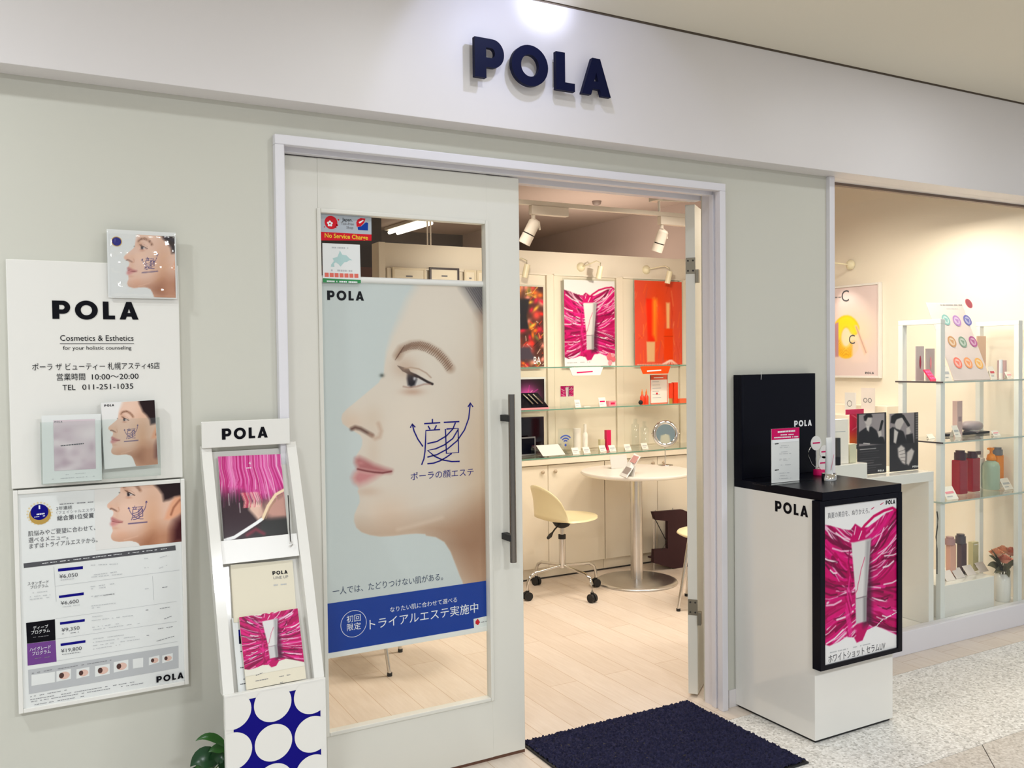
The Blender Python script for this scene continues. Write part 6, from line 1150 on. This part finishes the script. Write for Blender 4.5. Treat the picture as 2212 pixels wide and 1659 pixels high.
sqbottle('spray_bottle', 'orange bottle with a grey cap beside the pale green one', 2155, 2169, 984, 968, 2147.5, 2160, .255, z, mat('orange_bottle', (240, 140, 20), .25), mat('grey_cap', (112, 112, 118), .3), .04)
wcard('white price card at the far end of the lower window shelf', 2181, .19, z, .07, .08, 32, mark=M_LGREY); wcard('cream and pink price card under the ruby red bottle', 2059, .135, z, .075, .095, 32, mark=M_PINKP)
# bottom plinth
b = MB(); b.box(4.262, 4.717, .150, .42, PF+.0005, .272, M_WHITE, .003); tag(b.build('display_plinth'), 'long white block at the bottom of the window shelving', 'plinth'); z = .2725
sqbottle('lotion_bottle', 'blush pink bottle on the white block at the bottom', 2053, 2066, 1178, 1162, 2046, 2058, .24, z, mat('blush_bottle', (222, 168, 148), .25), mat('mauve_cap', (176, 136, 136), .3), .03); sqbottle('lotion_bottle', 'dark plum bottle on the white block at the bottom', 2077, 2089, 1175, 1156, 2069, 2081, .26, z, mat('plum_bottle', (84, 66, 74), .3), mat('plum_cap', (78, 70, 78), .3), .03); boxp('glass_bottle', 'square straw-coloured bottle on the white block at the bottom', 2102, 2114, 1171, .27, z, .03, mat('straw_bottle', (196, 186, 140), .15), 'bottle', lab=(M_CARD, .9, .93))
for k, (px, lb) in enumerate(((2056, 'white price card in front of the blush bottle'), (2077, 'white price card in front of the plum bottle'), (2101, 'white price card in front of the straw-coloured bottle'), (2128, 'white price card at the vase end of the white block'))): card('price_card', lb, px, .20+.01*k, z, .06, .075, 38, mat('pinkish_card', (232, 220, 214), .5))
# artificial roses in a white vase
P = AT(2166, 1290, z=PF); vx, vy = 4.78, .20; vx = AT(2165, 1270, y=vy)[0]; t = T('flower_vase', 'orange artificial roses in a white vase at the far end of the window', 'flowers', (vx, vy, PF))
zv = AT(2165, 1238, y=vy)[2]; b = MB(); b.lathe((vx, vy, PF+.0005), [(.036, 0), (.042, .01), (.044, (zv-PF)*.6), (.040, zv-PF), (.035, zv-PF), (.036, .02), (.001, .015)], M_WHITE, 32); b.build('vase', t)
mr1, mr2, ml = mat('coral_rose', (226, 142, 116), .6, var=.2, vscale=60), mat('apricot_rose', (232, 164, 124), .6, var=.2, vscale=60), mat('bronze_green_leaf', (92, 88, 58), .5, var=.3, vscale=40)
def rose(cx, cy, cz_, r, m, seed):
    R = random.Random(seed); b = MB()
    for L in range(5):
        f = (L+1)/5; n = 3+L
        for k in range(n):
            a0 = k/n*6.283+L*.7; V = []; F = []
            for i in range(5):
                for j in range(4):
                    aa = a0+(i/4-.5)*6.283/n*1.5; t2 = j/3; rr = r*f*(.35+.65*t2)+.002*math.sin(i*2+L); V.append((cx+rr*math.cos(aa), cy+rr*math.sin(aa), cz_+r*(.9*(1-f*.75)*t2-.35*(1-t2))+R.uniform(-.001, .001)))
            for i in range(4):
                for j in range(3): F.append([i*4+j, (i+1)*4+j, (i+1)*4+j+1, i*4+j+1])
            b.add(V, F, m, True)
    return b
for k, (px, py, dy, r, m) in enumerate(((2152, 1196, -.03, .040, mr2), (2170, 1210, -.05, .042, mr1), (2184, 1194, -.01, .042, mr1), (2166, 1190, .02, .04, mr2))):
    q = AT(px, py, y=vy+dy); rose(q[0], q[1], q[2], r, m, k).build('rose', t); b = MB(); b.tube([(vx, vy, PF+.03), (vx*.6+q[0]*.4, vy*.6+q[1]*.4, zv+.02), (q[0], q[1], q[2]-.01)], .003, ml, 6); b.build('stem', t)
for k, (tip, mid) in enumerate((((2133, 1222), (2145, 1215)), ((2136, 1200), (2150, 1206)), ((2140, 1184), (2150, 1200)), ((2150, 1240), (2152, 1224)), ((2180, 1248), (2175, 1226)), ((2198, 1222), (2188, 1212)), ((2196, 1208), (2186, 1214)), ((2145, 1240), (2158, 1224)), ((2166, 1235), (2164, 1222)))):
    leaf(AT(*tip, y=vy-.06+.01*(k % 3)), AT(*mid, y=vy-.05), np.array([vx, vy, zv+.01]), .024, ml, k*.5).build('leaf', t)
b = MB(); b.tube([AT(*p, y=.12) for p in ((2024, 1105), (2026, 1120), (2025, 1138), (2022, 1160), (2024, 1185), (2024, 1240))], .003, M_RUBBER, 6); tag(b.build('cable'), 'thin dark cable hanging beside the display table leg', 'cable')
